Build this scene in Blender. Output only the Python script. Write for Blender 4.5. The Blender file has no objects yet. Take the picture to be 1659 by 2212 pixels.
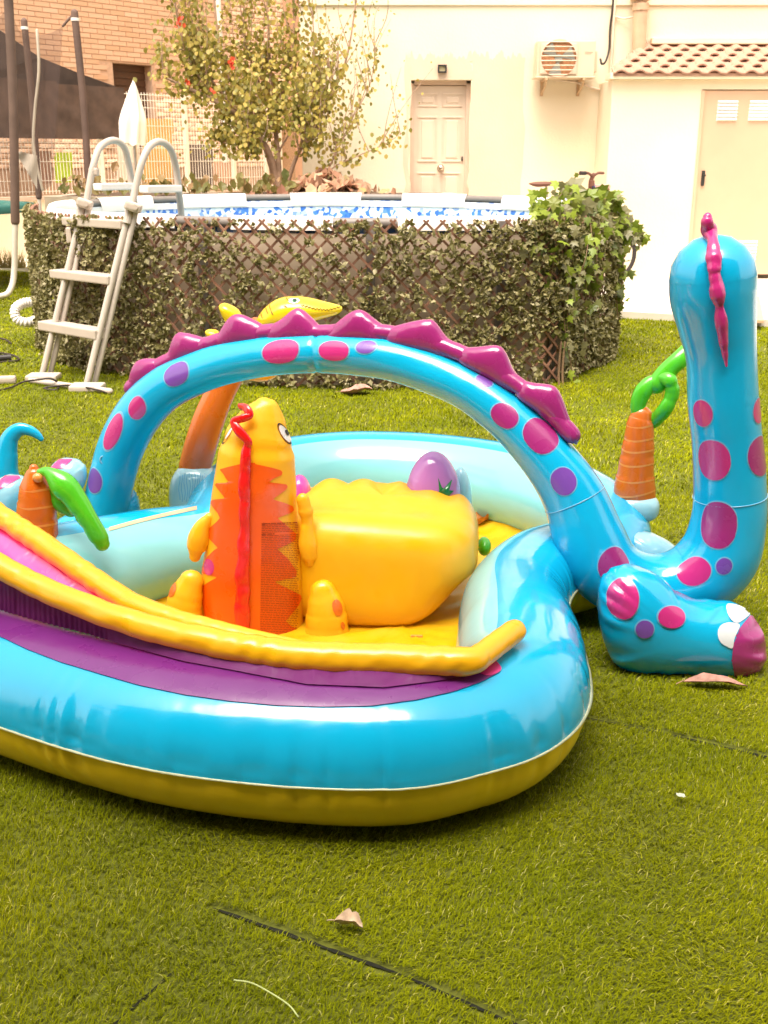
import bpy, bmesh, math, random
import numpy as np
from mathutils import Vector, Matrix
from mathutils.bvhtree import BVHTree

random.seed(7); RNG = np.random.default_rng(7)
scene = bpy.context.scene
col = scene.collection

# ------------------------------------------------------------------ camera
EYE = 1.36
PITCH = math.radians(18.4)
FPX = 2300.0                       # focal length measured in 1659 px wide photo pixels
cam_data = bpy.data.cameras.new('camera')
cam_data.sensor_fit = 'HORIZONTAL'
cam_data.sensor_width = 36.0
cam_data.lens = 36.0 * FPX / 1659.0
cam_data.clip_start = 0.05
cam_data.clip_end = 500.0
cam = bpy.data.objects.new('camera', cam_data)
col.objects.link(cam)
cam.location = (0, 0, EYE)
cam.rotation_euler = (math.radians(90) - PITCH, 0, 0)
scene.camera = cam
cam_data.dof.use_dof = True            # phone lens focused on the play pool
cam_data.dof.focus_distance = 2.9
cam_data.dof.aperture_fstop = 16.0

# ------------------------------------------------------------------ light
SUN_EL, SUN_AZ = math.radians(68), math.radians(200)   # azimuth clockwise from +Y
world = bpy.data.worlds.new('World')
scene.world = world
world.use_nodes = True
wn = world.node_tree.nodes; wl = world.node_tree.links
wn.clear()
w_out = wn.new('ShaderNodeOutputWorld')
w_bg = wn.new('ShaderNodeBackground')
w_sky = wn.new('ShaderNodeTexSky')
w_sky.sky_type = 'NISHITA'
w_sky.sun_disc = False
w_sky.sun_elevation = SUN_EL
w_sky.sun_rotation = SUN_AZ
w_sky.air_density = 1.0
w_sky.dust_density = 4.0
w_hs = wn.new('ShaderNodeHueSaturation')
w_hs.inputs['Saturation'].default_value = 0.25
w_mul = wn.new('ShaderNodeMix'); w_mul.data_type = 'RGBA'; w_mul.blend_type = 'MULTIPLY'
w_mul.inputs[0].default_value = 1.0
w_mul.inputs[7].default_value = (1.0, 0.918, 0.815, 1)
wl.new(w_sky.outputs[0], w_hs.inputs['Color'])
wl.new(w_hs.outputs[0], w_mul.inputs[6])
wl.new(w_mul.outputs[2], w_bg.inputs[0])
w_bg.inputs[1].default_value = 0.15
wl.new(w_bg.outputs[0], w_out.inputs[0])

sun_data = bpy.data.lights.new('sun', 'SUN')
sun_data.energy = 1.3
sun_data.angle = math.radians(40)
sun_data.color = (1.0, 0.94, 0.84)
sun = bpy.data.objects.new('sun', sun_data)
col.objects.link(sun)
sd = Vector((math.sin(SUN_AZ) * math.cos(SUN_EL), math.cos(SUN_AZ) * math.cos(SUN_EL), math.sin(SUN_EL)))
sun.rotation_euler = sd.to_track_quat('Z', 'Y').to_euler()
sun.location = sd * 30

vs = scene.view_settings
vs.view_transform = 'Standard'
vs.look = 'None'
vs.gamma = 1.0
vs.use_curve_mapping = False
vs.exposure = 1.68

# ------------------------------------------------------------------ geometry helpers
BACK_Y, BACK_H = -1.5, 7.0
CO, SI = math.cos(PITCH), math.sin(PITCH)


def ray(x, y):
    u = (x - 829.5) / FPX
    v = (y - 1106.0) / FPX
    return np.array([u, CO - v * SI, -SI - v * CO])


def at(x, y, Y=None, z=None):
    """a point of the place, from where it shows in the photo and its depth Y or height z"""
    d = ray(x, y)
    t = (Y / d[1]) if Y is not None else (z - EYE) / d[2]
    return np.array([0, 0, EYE]) + d * t


def depth(p):
    return p[1] * CO + (EYE - p[2]) * SI


def px(n, p):
    """photo pixels to metres at the distance of point p"""
    return n / FPX * depth(p)


ROOT = {}


def link(o, parent=None):
    col.objects.link(o)
    if parent is not None:
        o.parent = parent
        if parent.name in ROOT:
            o.matrix_parent_inverse = Matrix.Translation(-Vector(ROOT[parent.name]))
    return o


def tag(o, label, cat, group=None, kind=None):
    if label: o['label'] = label
    if cat: o['category'] = cat
    if group: o['group'] = group
    if kind: o['kind'] = kind
    return o


def thing(name, label, cat, loc=(0, 0, 0), group=None):
    o = bpy.data.objects.new(name, None)
    o.empty_display_size = 0.1
    o.location = loc
    col.objects.link(o)
    ROOT[o.name] = tuple(float(c) for c in loc)
    return tag(o, label, cat, group)


def make_mesh(name, verts, faces, mats, smooth=True, midx=None, uv=None):
    me = bpy.data.meshes.new(name)
    verts = np.asarray(verts, dtype=np.float32)
    if isinstance(faces, np.ndarray):
        n, k = faces.shape
        me.vertices.add(len(verts)); me.vertices.foreach_set('co', verts.ravel())
        me.loops.add(n * k); me.loops.foreach_set('vertex_index', faces.astype(np.int32).ravel())
        me.polygons.add(n)
        me.polygons.foreach_set('loop_start', np.arange(0, n * k, k, dtype=np.int32))
        me.polygons.foreach_set('loop_total', np.full(n, k, dtype=np.int32))
        me.update(calc_edges=True)
    else:
        me.from_pydata([tuple(map(float, v)) for v in verts], [], [tuple(int(i) for i in f) for f in faces])
    if not isinstance(mats, (list, tuple)): mats = [mats]
    for m in mats: me.materials.append(m)
    if smooth:
        me.polygons.foreach_set('use_smooth', np.ones(len(me.polygons), dtype=bool))
    if midx is not None:
        me.polygons.foreach_set('material_index', np.asarray(midx, dtype=np.int32))
    if uv is not None:
        lay = me.uv_layers.new(name='UVMap')
        li = np.zeros(len(me.loops), dtype=np.int32); me.loops.foreach_get('vertex_index', li)
        lay.data.foreach_set('uv', np.asarray(uv, dtype=np.float32)[li].ravel())
    me.validate()
    return me


def mk(name, verts, faces, mats, parent=None, smooth=True, midx=None, uv=None):
    return link(bpy.data.objects.new(name, make_mesh(name, verts, faces, mats, smooth, midx, uv)), parent)


def inst(name, me, loc, rot=(0, 0, 0), scale=(1, 1, 1), parent=None):
    o = bpy.data.objects.new(name, me)
    o.location = loc; o.rotation_euler = rot; o.scale = scale
    return link(o, parent)


class MB:
    """collects boxes, bars, tubes and sheets of ONE part"""
    def __init__(s): s.v = []; s.f = []

    def add(s, v, f):
        n = len(s.v)
        s.v += [tuple(map(float, q)) for q in v]
        s.f += [tuple(int(i) + n for i in q) for q in f]
        return s

    def box(s, c, size, rz=0, rx=0, ry=0, bev=0.0):
        bm = bmesh.new()
        bmesh.ops.create_cube(bm, size=1.0)
        bmesh.ops.scale(bm, vec=size, verts=bm.verts)
        if bev > 0:
            bmesh.ops.bevel(bm, geom=bm.edges[:], offset=bev, segments=2, affect='EDGES', profile=0.6)
        M = Matrix.Translation(Vector(c)) @ Matrix.Rotation(rz, 4, 'Z') @ Matrix.Rotation(ry, 4, 'Y') @ Matrix.Rotation(rx, 4, 'X')
        bm.transform(M)
        bm.verts.index_update()
        s.add([v.co for v in bm.verts], [[v.index for v in f.verts] for f in bm.faces])
        bm.free()
        return s

    def tube(s, pts, r, seg=10, closed=False, n=None):
        V, Fc, _, _ = tube(pts, r, seg, closed=closed, n=n)
        return s.add(V, Fc)

    def cyl(s, p0, p1, r, seg=12, r1=None):
        p0, p1 = np.array(p0, float), np.array(p1, float)
        t = (p1 - p0) / np.linalg.norm(p1 - p0)
        a = np.array([0, 0, 1.]) if abs(t[2]) < .9 else np.array([1., 0, 0])
        e1 = np.cross(t, a); e1 /= np.linalg.norm(e1); e2 = np.cross(t, e1)
        r1 = r if r1 is None else r1
        an = np.linspace(0, 2 * math.pi, seg, endpoint=False)
        v = [p0 + r * (math.cos(q) * e1 + math.sin(q) * e2) for q in an] + [p1 + r1 * (math.cos(q) * e1 + math.sin(q) * e2) for q in an]
        f = [(i, (i + 1) % seg, seg + (i + 1) % seg, seg + i) for i in range(seg)]
        f += [tuple(range(seg - 1, -1, -1)), tuple(range(seg, 2 * seg))]
        return s.add(v, f)

    def build(s, name, mat, parent=None, smooth=False):
        return mk(name, s.v, s.f, mat, parent, smooth)


def inside(poly, X, Y):
    c = np.zeros(X.shape, bool)
    n = len(poly)
    j = n - 1
    for i in range(n):
        xi, yi = poly[i]; xj, yj = poly[j]
        k = ((yi > Y) != (yj > Y)) & (X < (xj - xi) * (Y - yi) / (yj - yi + 1e-12) + xi)
        c ^= k
        j = i
    return c


def catmull(P, n, closed=False):
    P = np.asarray(P, float)
    m = len(P)
    if closed:
        idx = np.arange(n) * m / n
        i = idx.astype(int); t = (idx - i)[:, None]
        p0, p1, p2, p3 = P[(i - 1) % m], P[i % m], P[(i + 1) % m], P[(i + 2) % m]
    else:
        Q = np.vstack([2 * P[0] - P[1], P, 2 * P[-1] - P[-2]])
        idx = np.linspace(0, m - 1 - 1e-9, n)
        i = idx.astype(int); t = (idx - i)[:, None]
        p0, p1, p2, p3 = Q[i], Q[i + 1], Q[i + 2], Q[i + 3]
    return .5 * (2 * p1 + (p2 - p0) * t + (2 * p0 - 5 * p1 + 4 * p2 - p3) * t * t + (3 * p1 - p0 - 3 * p2 + p3) * t ** 3)


def vnoise(x, seed=0):
    x = np.asarray(x, float)
    i = np.floor(x).astype(np.int64); f = x - i
    def h(k):
        k = (k * 374761393 + seed * 668265263) & 0xffffffff
        k = ((k ^ (k >> 13)) * 1274126177) & 0xffffffff
        return ((k ^ (k >> 16)) & 0xffff) / 65535.0
    u = f * f * (3 - 2 * f)
    return h(i) * (1 - u) + h(i + 1) * u


def tube(pts, r, seg=16, closed=False, n=None, ref=None, caps=True, squash=1.0, disp=None):
    """skin of a tube along a spline. pts: control points, r: radius or list per point.
    returns verts, faces, uv (arc length, angle), grid shape"""
    P = np.asarray(pts, float)
    R = np.full(len(P), r, float) if np.isscalar(r) else np.asarray(r, float)
    if n:
        Q = catmull(np.column_stack([P, R]), n, closed)
        P, R = Q[:, :3], np.maximum(Q[:, 3], 1e-4)
    if not closed and caps:
        t0 = P[0] - P[1]; t0 /= np.linalg.norm(t0)
        t1 = P[-1] - P[-2]; t1 /= np.linalg.norm(t1)
        ang = np.radians([88, 65, 42, 20])
        P = np.vstack([[P[0] + t0 * R[0] * math.sin(a) for a in ang], P, [P[-1] + t1 * R[-1] * math.sin(a) for a in ang[::-1]]])
        R = np.concatenate([[R[0] * math.cos(a) for a in ang], R, [R[-1] * math.cos(a) for a in ang[::-1]]])
    m = len(P)
    if closed:
        T = np.roll(P, -1, 0) - np.roll(P, 1, 0)
    else:
        T = np.gradient(P, axis=0)
    T /= np.linalg.norm(T, axis=1)[:, None] + 1e-12
    E1 = np.zeros_like(P)
    if ref is not None:
        rv = np.asarray(ref, float)
        E1 = rv - T * (T @ rv)[:, None]
        E1 /= np.linalg.norm(E1, axis=1)[:, None]
    else:
        a = np.array([0, 0, 1.]) if abs(T[0, 2]) < .9 else np.array([1., 0, 0])
        e = np.cross(T[0], a)
        for i in range(m):
            e = e - T[i] * (e @ T[i]); e /= np.linalg.norm(e); E1[i] = e
    E2 = np.cross(T, E1)
    S = np.concatenate([[0], np.cumsum(np.linalg.norm(np.diff(P, axis=0), axis=1))])
    th = np.linspace(0, 2 * math.pi, seg, endpoint=False)
    RR = R[:, None] * np.ones((m, seg))
    if disp is not None:
        RR = RR + disp(S[:, None] * np.ones((m, seg)), th[None, :] * np.ones((m, seg)), R[:, None])
    G = P[:, None, :] + RR[:, :, None] * (np.cos(th)[None, :, None] * E1[:, None, :] * squash + np.sin(th)[None, :, None] * E2[:, None, :])
    I, J = np.meshgrid(np.arange(m if closed else m - 1), np.arange(seg), indexing='ij')
    I2, J2 = (I + 1) % m, (J + 1) % seg
    F4 = np.stack([I * seg + J, I * seg + J2, I2 * seg + J2, I2 * seg + J], -1).reshape(-1, 4)
    uv = np.stack([S[:, None] * np.ones((m, seg)), th[None, :] * np.ones((m, seg))], -1).reshape(-1, 2)
    return G.reshape(-1, 3), F4, uv, (m, seg)


def bvh_of(V, Fc):
    return BVHTree.FromPolygons([tuple(map(float, v)) for v in V], [tuple(int(i) for i in f) for f in Fc])


def hit(bvh, x, y):
    d = Vector(ray(x, y)); d.normalize()
    p, nrm, _, _ = bvh.ray_cast(Vector((0, 0, EYE)), d)
    if p is None: return None, None
    if nrm.dot(d) > 0: nrm = -nrm
    return p, nrm


def spot(name, bvh, x, y, hw, hh, mat, parent, rot=0.0, off=0.0022, edge=None, fn=None, cast=False):
    """printed oval lying on an inflated surface (centre where it shows, half sizes in photo pixels)"""
    p, nrm = hit(bvh, x, y)
    if p is None: return None
    d = Vector(ray(x, y)); d.normalize()
    right = Vector((1, 0, 0)); up = Vector((0, SI, CO))
    ca, sa = math.cos(rot), math.sin(rot)
    t1 = (right * ca + up * sa); t1 = t1 - nrm * t1.dot(nrm); k1 = max(t1.length, .45); t1.normalize()
    t2 = nrm.cross(t1)
    if t2.dot(up) < 0: t2 = -t2
    k2 = max(abs((up * ca - right * sa).dot(t2)), .45)
    a = px(hw, p) / k1; b = px(hh, p) / k2
    M, K = 36, 7
    out = None
    layers = [(1.0, off, mat, name)]
    if edge is not None:
        layers = [(1.0 + px(2.6, p) / min(a, b), off * .5, edge, name)] + layers
    first = None
    for sc, of, mt, nm in layers:
        V = []; Fc = []
        for k in range(K + 1):
            for j in range(M):
                ph = 2 * math.pi * j / M
                rr = (k / K if mt is mat else .86 + .14 * k / K) * sc
                q = p + t1 * (a * rr * math.cos(ph)) + t2 * (b * rr * math.sin(ph))
                c, cn = hit(bvh, x + hw * rr * math.cos(ph) * ca - hh * rr * math.sin(ph) * sa, y - hw * rr * math.cos(ph) * sa - hh * rr * math.sin(ph) * ca) if cast else (None, None)
                if c is None: c, cn, _, _ = bvh.find_nearest(q + nrm * .004)
                if cn.dot(c - q - nrm * .0) < -1e9: cn = -cn
                if cn.dot(nrm) < -0.2: cn = -cn
                V.append(c + cn * of)
        for k in range(K):
            for j in range(M):
                j2 = (j + 1) % M
                Fc.append((k * M + j, k * M + j2, (k + 1) * M + j2, (k + 1) * M + j))
        o = mk(nm if first is not None or edge is None else 'spot_outline', V, Fc, mt, parent if first is None else parent)
        first = o
    return first


def rows_print(name, bvh, rows, mat, parent, off=0.0025, cols=16):
    """print on a surface between a left and a right edge; rows: (y, x_left, x_right)"""
    V = []; n = 0
    for (y, xl, xr) in rows:
        line = []
        for j in range(cols + 1):
            x = xl + (xr - xl) * j / cols
            p, nr = hit(bvh, x, y)
            line.append((p + nr * off) if p is not None else None)
        for j in range(cols + 1):
            if line[j] is None:
                k = min((q for q in range(cols + 1) if line[q] is not None), key=lambda q: abs(q - j), default=None)
                line[j] = line[k] if k is not None else None
        if any(q is None for q in line): continue
        V += line; n += 1
    c = cols + 1
    Fc = [(i * c + j, i * c + j + 1, (i + 1) * c + j + 1, (i + 1) * c + j) for i in range(n - 1) for j in range(cols)]
    return mk(name, V, Fc, mat, parent)


def pillow(outline, O, A, B, T, K=9, M=72, p=2.2, pucker=0.0, seed=0, centre=None, Tb=None, curve=True, waves=26):
    """welded, blown-up shape: outline in metres (a, b) in the plane O + aA + bB. returns verts, faces, height(a,b)"""
    O, A, B = np.asarray(O, float), np.asarray(A, float), np.asarray(B, float)
    N = np.cross(A, B); N /= np.linalg.norm(N)
    Q = np.asarray(outline, float)
    if curve:
        Q = catmull(Q, M, closed=True)
    M = len(Q)
    c = Q.mean(0) if centre is None else np.asarray(centre, float)
    Tb = T if Tb is None else Tb
    # membrane blown up over the outline (Poisson), so long shapes swell like tubes
    ng = 96
    lo, hi = Q.min(0) - 1e-4, Q.max(0) + 1e-4
    cell = (hi - lo) / (ng - 1)
    mx_, my_ = np.meshgrid(lo[0] + cell[0] * np.arange(ng), lo[1] + cell[1] * np.arange(ng), indexing='ij')
    mask = inside(Q, mx_, my_); mask[0] = mask[-1] = False; mask[:, 0] = mask[:, -1] = False
    ph = np.zeros((ng, ng)); wx, wy = 1 / cell[0] ** 2, 1 / cell[1] ** 2
    for lev in range(900):
        ph[1:-1, 1:-1] = (wx * (ph[2:, 1:-1] + ph[:-2, 1:-1]) + wy * (ph[1:-1, 2:] + ph[1:-1, :-2]) + 1.0) / (2 * wx + 2 * wy)
        ph *= mask
    ph /= ph.max()
    def field(q):
        g = np.clip((np.asarray(q) - lo) / cell, 0, ng - 1.001); i, j = int(g[0]), int(g[1]); fx, fy = g - (i, j)
        return (ph[i, j] * (1 - fx) + ph[i + 1, j] * fx) * (1 - fy) + (ph[i, j + 1] * (1 - fx) + ph[i + 1, j + 1] * fx) * fy
    pk = (vnoise(np.arange(M) * waves / M, seed) - .5)
    V = [O + A * c[0] + B * c[1] + N * T * field(c) ** .5]
    for k in range(1, K + 1):
        rho = math.sin(k / K * math.pi / 2) if k < K else 1.0
        for j in range(M):
            q = c + (Q[j] - c) * rho
            h = (T * max(0, field(q)) ** .5 if k < K else 0.) * (1 + pucker * pk[j] * 2 * (rho ** 9))
            V.append(O + A * q[0] + B * q[1] + N * h)
    nb = len(V)
    for k in range(K - 1, 0, -1):
        rho = math.sin(k / K * math.pi / 2)
        for j in range(M):
            q = c + (Q[j] - c) * rho
            V.append(O + A * q[0] + B * q[1] - N * Tb * max(0, field(q)) ** .5 * (1 + pucker * pk[j] * 2 * rho ** 9))
    V.append(O + A * c[0] + B * c[1] - N * Tb * field(c) ** .5)
    Fc = []
    for j in range(M): Fc.append((0, 1 + j, 1 + (j + 1) % M))
    rings = 2 * K - 1
    for k in range(rings - 1):
        for j in range(M):
            j2 = (j + 1) % M
            Fc.append((1 + k * M + j, 1 + (k + 1) * M + j, 1 + (k + 1) * M + j2, 1 + k * M + j2))
    last = len(V) - 1
    for j in range(M): Fc.append((1 + (rings - 1) * M + j, last, 1 + (rings - 1) * M + (j + 1) % M))
    return V, Fc


def px_pillow(outline_px, Y, T, tilt=0.0, yaw=0.0, **kw):
    """pillow whose welded outline shows at these photo pixels, standing near depth Y (plane may yaw / tilt back)"""
    P = np.array(outline_px, float)
    c = P.mean(0)
    O = at(c[0], c[1], Y=Y)
    A = np.array([math.cos(yaw), math.sin(yaw), 0.])
    B = np.array([-math.sin(yaw) * math.sin(tilt), math.cos(yaw) * math.sin(tilt), math.cos(tilt)])
    N = np.cross(A, B)
    out = []
    for (x, y) in P:
        d = ray(x, y); e = np.array([0, 0, EYE])
        t = ((O - e) @ N) / (d @ N)
        q = e + d * t - O
        out.append((q @ A, q @ B))
    # N points away from the camera for a right-up frame seen from -Y: flip so the front is the near side
    cen = kw.pop('centre_px', None)
    if cen is not None:
        d = ray(*cen); e = np.array([0, 0, EYE]); t = ((O - e) @ N) / (d @ N); q = e + d * t - O
        kw['centre'] = (q @ A, q @ B)
    return pillow(out, O, A, B, T, **kw)


def ellipsoid(c, r, nu=28, nv=16, e=1.0, top=None, egg=0.0):
    V = []; Fc = []
    c = np.asarray(c, float)
    for i in range(nv + 1):
        a = math.pi * (i / nv - .5)
        for j in range(nu):
            b = 2 * math.pi * j / nu
            sp = lambda w: math.copysign(abs(w) ** e, w)
            k = 1 - egg * math.sin(a)
            V.append(c + np.array([r[0] * k * sp(math.cos(a)) * sp(math.cos(b)), r[1] * k * sp(math.cos(a)) * sp(math.sin(b)), r[2] * sp(math.sin(a))]))
    for i in range(nv):
        for j in range(nu):
            j2 = (j + 1) % nu
            Fc.append((i * nu + j, i * nu + j2, (i + 1) * nu + j2, (i + 1) * nu + j))
    return V, Fc


def leaf_cloud(pos, direction, size, template, tfaces, rnd_name='rnd', flat=0.6):
    """many small leaves as one mesh. pos (n,3), direction (n,3) outward, size (n,)"""
    n = len(pos)
    d = direction / (np.linalg.norm(direction, axis=1)[:, None] + 1e-9)
    d = d * (1 - flat) + RNG.normal(size=(n, 3)) * flat
    d /= np.linalg.norm(d, axis=1)[:, None]
    a = RNG.normal(size=(n, 3)); a -= d * (a * d).sum(1)[:, None]; a /= np.linalg.norm(a, axis=1)[:, None]
    b = np.cross(d, a)
    t = np.asarray(template, float)
    V = pos[:, None, :] + size[:, None, None] * (t[None, :, 0:1] * a[:, None, :] + t[None, :, 1:2] * b[:, None, :] + t[None, :, 2:3] * d[:, None, :])
    f = np.asarray(tfaces, int)
    Fc = (f[None] + (np.arange(n) * len(t))[:, None, None]).reshape(-1, f.shape[1])
    rnd = np.repeat(RNG.random(n), len(f))
    return V.reshape(-1, 3), Fc, rnd


def set_rnd(o, rnd):
    at_ = o.data.attributes.new('rnd', 'FLOAT', 'FACE')
    at_.data.foreach_set('value', np.asarray(rnd, dtype=np.float32))


# ------------------------------------------------------------------ materials
MATS = {}


def srgb(r, g, b):
    f = lambda c: (c / 255) / 12.92 if c / 255 <= .04045 else ((c / 255 + .055) / 1.055) ** 2.4
    return (f(r), f(g), f(b), 1)


def base_mat(name):
    m = bpy.data.materials.new(name); m.use_nodes = True
    nt = m.node_tree
    b = nt.nodes['Principled BSDF']
    MATS[name] = m
    return m, nt, b


def N(nt, t, **kw):
    n = nt.nodes.new(t)
    for k, v in kw.items(): setattr(n, k, v)
    return n


def ramp(nt, fac, stops):
    r = N(nt, 'ShaderNodeValToRGB')
    e = r.color_ramp.elements
    e[0].position, e[0].color = stops[0]
    e[1].position, e[1].color = stops[-1]
    for pos, c in stops[1:-1]:
        q = e.new(pos); q.color = c
    nt.links.new(fac, r.inputs[0])
    return r.outputs[0]


def plain(name, c, rough=.6, var=.12, scale=6.0, bump=0.0, bscale=60.0, metal=0.0, spec=.5, coords='Object', detail=5):
    """procedural paint / plaster / metal: colour with soft mottling and fine relief"""
    m, nt, b = base_mat(name)
    tc = N(nt, 'ShaderNodeTexCoord')
    nz = N(nt, 'ShaderNodeTexNoise'); nz.inputs['Scale'].default_value = scale; nz.inputs['Detail'].default_value = detail
    nt.links.new(tc.outputs[coords], nz.inputs['Vector'])
    lo = tuple(max(0, x * (1 - var)) for x in c[:3]) + (1,)
    hi = tuple(min(1, x * (1 + var)) for x in c[:3]) + (1,)
    cr = ramp(nt, nz.outputs['Fac'], [(.3, lo), (.7, hi)])
    nt.links.new(cr, b.inputs['Base Color'])
    b.inputs['Roughness'].default_value = rough
    b.inputs['Metallic'].default_value = metal
    b.inputs['Specular IOR Level'].default_value = spec
    if bump > 0:
        n2 = N(nt, 'ShaderNodeTexNoise'); n2.inputs['Scale'].default_value = bscale; n2.inputs['Detail'].default_value = 4
        nt.links.new(tc.outputs[coords], n2.inputs['Vector'])
        bp = N(nt, 'ShaderNodeBump'); bp.inputs['Strength'].default_value = bump; bp.inputs['Distance'].default_value = .01
        nt.links.new(n2.outputs['Fac'], bp.inputs['Height']); nt.links.new(bp.outputs[0], b.inputs['Normal'])
    return m


def vinyl(name, c, rough=.16, trans=.16, bump=.07, var=.05, spec=.6, coat=.8):
    """blown-up PVC sheet: glossy, a little light passes through, slack creases"""
    m, nt, b = base_mat(name)
    tc = N(nt, 'ShaderNodeTexCoord')
    nz = N(nt, 'ShaderNodeTexNoise'); nz.inputs['Scale'].default_value = 3.0; nz.inputs['Detail'].default_value = 3
    nt.links.new(tc.outputs['Object'], nz.inputs['Vector'])
    lo = tuple(x * (1 - var) for x in c[:3]) + (1,); hi = tuple(min(1, x * (1 + var)) for x in c[:3]) + (1,)
    cr = ramp(nt, nz.outputs['Fac'], [(.3, lo), (.7, hi)])
    nt.links.new(cr, b.inputs['Base Color'])
    nr_ = N(nt, 'ShaderNodeTexNoise'); nr_.inputs['Scale'].default_value = 14.0; nr_.inputs['Detail'].default_value = 6
    nt.links.new(tc.outputs['Object'], nr_.inputs['Vector'])
    mr = N(nt, 'ShaderNodeMapRange'); mr.inputs['From Min'].default_value = .3; mr.inputs['From Max'].default_value = .75; mr.inputs['To Min'].default_value = rough * .7; mr.inputs['To Max'].default_value = min(.8, rough * 1.7)
    nt.links.new(nr_.outputs['Fac'], mr.inputs['Value']); nt.links.new(mr.outputs[0], b.inputs['Roughness'])
    b.inputs['Specular IOR Level'].default_value = spec
    b.inputs['Coat Weight'].default_value = coat
    b.inputs['Coat Roughness'].default_value = min(.3, rough * .4)
    n2 = N(nt, 'ShaderNodeTexNoise'); n2.inputs['Scale'].default_value = 9.0; n2.inputs['Detail'].default_value = 2; n2.inputs['Distortion'].default_value = 1.2
    nt.links.new(tc.outputs['Object'], n2.inputs['Vector'])
    bp = N(nt, 'ShaderNodeBump'); bp.inputs['Strength'].default_value = bump; bp.inputs['Distance'].default_value = .02
    nt.links.new(n2.outputs['Fac'], bp.inputs['Height']); nt.links.new(bp.outputs[0], b.inputs['Normal'])
    tr = N(nt, 'ShaderNodeBsdfTranslucent'); nt.links.new(cr, tr.inputs['Color'])
    mx = N(nt, 'ShaderNodeMixShader'); mx.inputs[0].default_value = trans
    nt.links.new(b.outputs[0], mx.inputs[1]); nt.links.new(tr.outputs[0], mx.inputs[2])
    nt.links.new(mx.outputs[0], nt.nodes['Material Output'].inputs['Surface'])
    return m


def leafmat(name, cols, rough=.5, trans=.3):
    """colour picked per leaf"""
    m, nt, b = base_mat(name)
    a = N(nt, 'ShaderNodeAttribute'); a.attribute_name = 'rnd'
    oi = N(nt, 'ShaderNodeObjectInfo')
    ad = N(nt, 'ShaderNodeMath', operation='ADD'); nt.links.new(a.outputs['Fac'], ad.inputs[0]); nt.links.new(oi.outputs['Random'], ad.inputs[1])
    fr = N(nt, 'ShaderNodeMath', operation='FRACT'); nt.links.new(ad.outputs[0], fr.inputs[0])
    k = len(cols)
    cr = ramp(nt, fr.outputs[0], [(i / (k - 1), c) for i, c in enumerate(cols)])
    nt.links.new(cr, b.inputs['Base Color'])
    b.inputs['Roughness'].default_value = rough
    tr = N(nt, 'ShaderNodeBsdfTranslucent'); nt.links.new(cr, tr.inputs['Color'])
    mx = N(nt, 'ShaderNodeMixShader'); mx.inputs[0].default_value = trans
    nt.links.new(b.outputs[0], mx.inputs[1]); nt.links.new(tr.outputs[0], mx.inputs[2])
    nt.links.new(mx.outputs[0], nt.nodes['Material Output'].inputs['Surface'])
    return m


def netmat(name, c, alpha):
    m, nt, b = base_mat(name)
    b.inputs['Base Color'].default_value = c; b.inputs['Roughness'].default_value = .9
    tp = N(nt, 'ShaderNodeBsdfTransparent')
    mx = N(nt, 'ShaderNodeMixShader'); mx.inputs[0].default_value = alpha
    nt.links.new(tp.outputs[0], mx.inputs[1]); nt.links.new(b.outputs[0], mx.inputs[2])
    nt.links.new(mx.outputs[0], nt.nodes['Material Output'].inputs['Surface'])
    return m


V_BLUE = vinyl('vinyl_blue', (.004, .445, .75, 1))
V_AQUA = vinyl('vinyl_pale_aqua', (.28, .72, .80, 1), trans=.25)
V_YEL = vinyl('vinyl_yellow', (.85, .47, .004, 1), rough=.4, trans=.22, coat=.25)
V_YELB = vinyl('vinyl_yellow_base', (.90, .58, .006, 1), rough=.45, trans=.08)
V_LEMON = vinyl('vinyl_lemon', (.88, .68, .01, 1), rough=.3, trans=.25)
V_AMBER = vinyl('vinyl_amber', (.94, .50, .008, 1), rough=.33, trans=.22, coat=.4)
V_ORANGE = vinyl('vinyl_orange', (.85, .10, .0, 1), rough=.3, trans=.15)
V_TRUNK = vinyl('vinyl_trunk_orange', (.75, .16, .01, 1), rough=.28, trans=.2)
V_TRUNKL = vinyl('vinyl_trunk_line', (.9, .35, .08, 1), rough=.3, trans=.2)
V_RED = vinyl('vinyl_red', (.75, .008, .01, 1), rough=.25, bump=.3)
V_PINK = vinyl('vinyl_pink', (.60, .03, .22, 1), rough=.2)
V_MAG = vinyl('vinyl_magenta', (.38, .025, .19, 1), rough=.22)
V_HOT = vinyl('vinyl_hot_pink', (.85, .07, .38, 1), rough=.2, bump=.35)
V_VIO = vinyl('vinyl_violet', (.20, .07, .40, 1), rough=.2)
V_PURP = vinyl('vinyl_purple', (.16, .020, .18, 1), rough=.28, coat=.25, trans=.08)
V_PURPW = vinyl('vinyl_purple_puckered', (.17, .022, .15, 1), rough=.5, bump=.4, coat=.0, spec=.25)
V_LILAC = vinyl('vinyl_lilac', (.50, .20, .58, 1), rough=.18, bump=.3)
V_GREEN = vinyl('vinyl_green', (.10, .60, .02, 1), rough=.25, trans=.25)
V_DGREEN = vinyl('vinyl_dark_green', (.02, .20, .06, 1), rough=.25)
V_WHITE = vinyl('vinyl_white', (.80, .82, .84, 1), rough=.25, trans=.2)
V_EDGE = vinyl('vinyl_pale_blue_line', (.18, .50, .72, 1))
V_SEAM = vinyl('vinyl_seam', (.62, .66, .40, 1), rough=.4)
V_PALE = vinyl('vinyl_pale_blue', (.40, .72, .82, 1), trans=.3)
V_PEACH = vinyl('vinyl_peach', (.78, .55, .35, 1), trans=.3)
INK = plain('print_ink', (.34, .03, .0, 1), rough=.6)
INKD = plain('print_black', (.02, .016, .02, 1), rough=.5)
INKB = plain('print_brown', (.28, .13, .0, 1), rough=.6)

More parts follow.
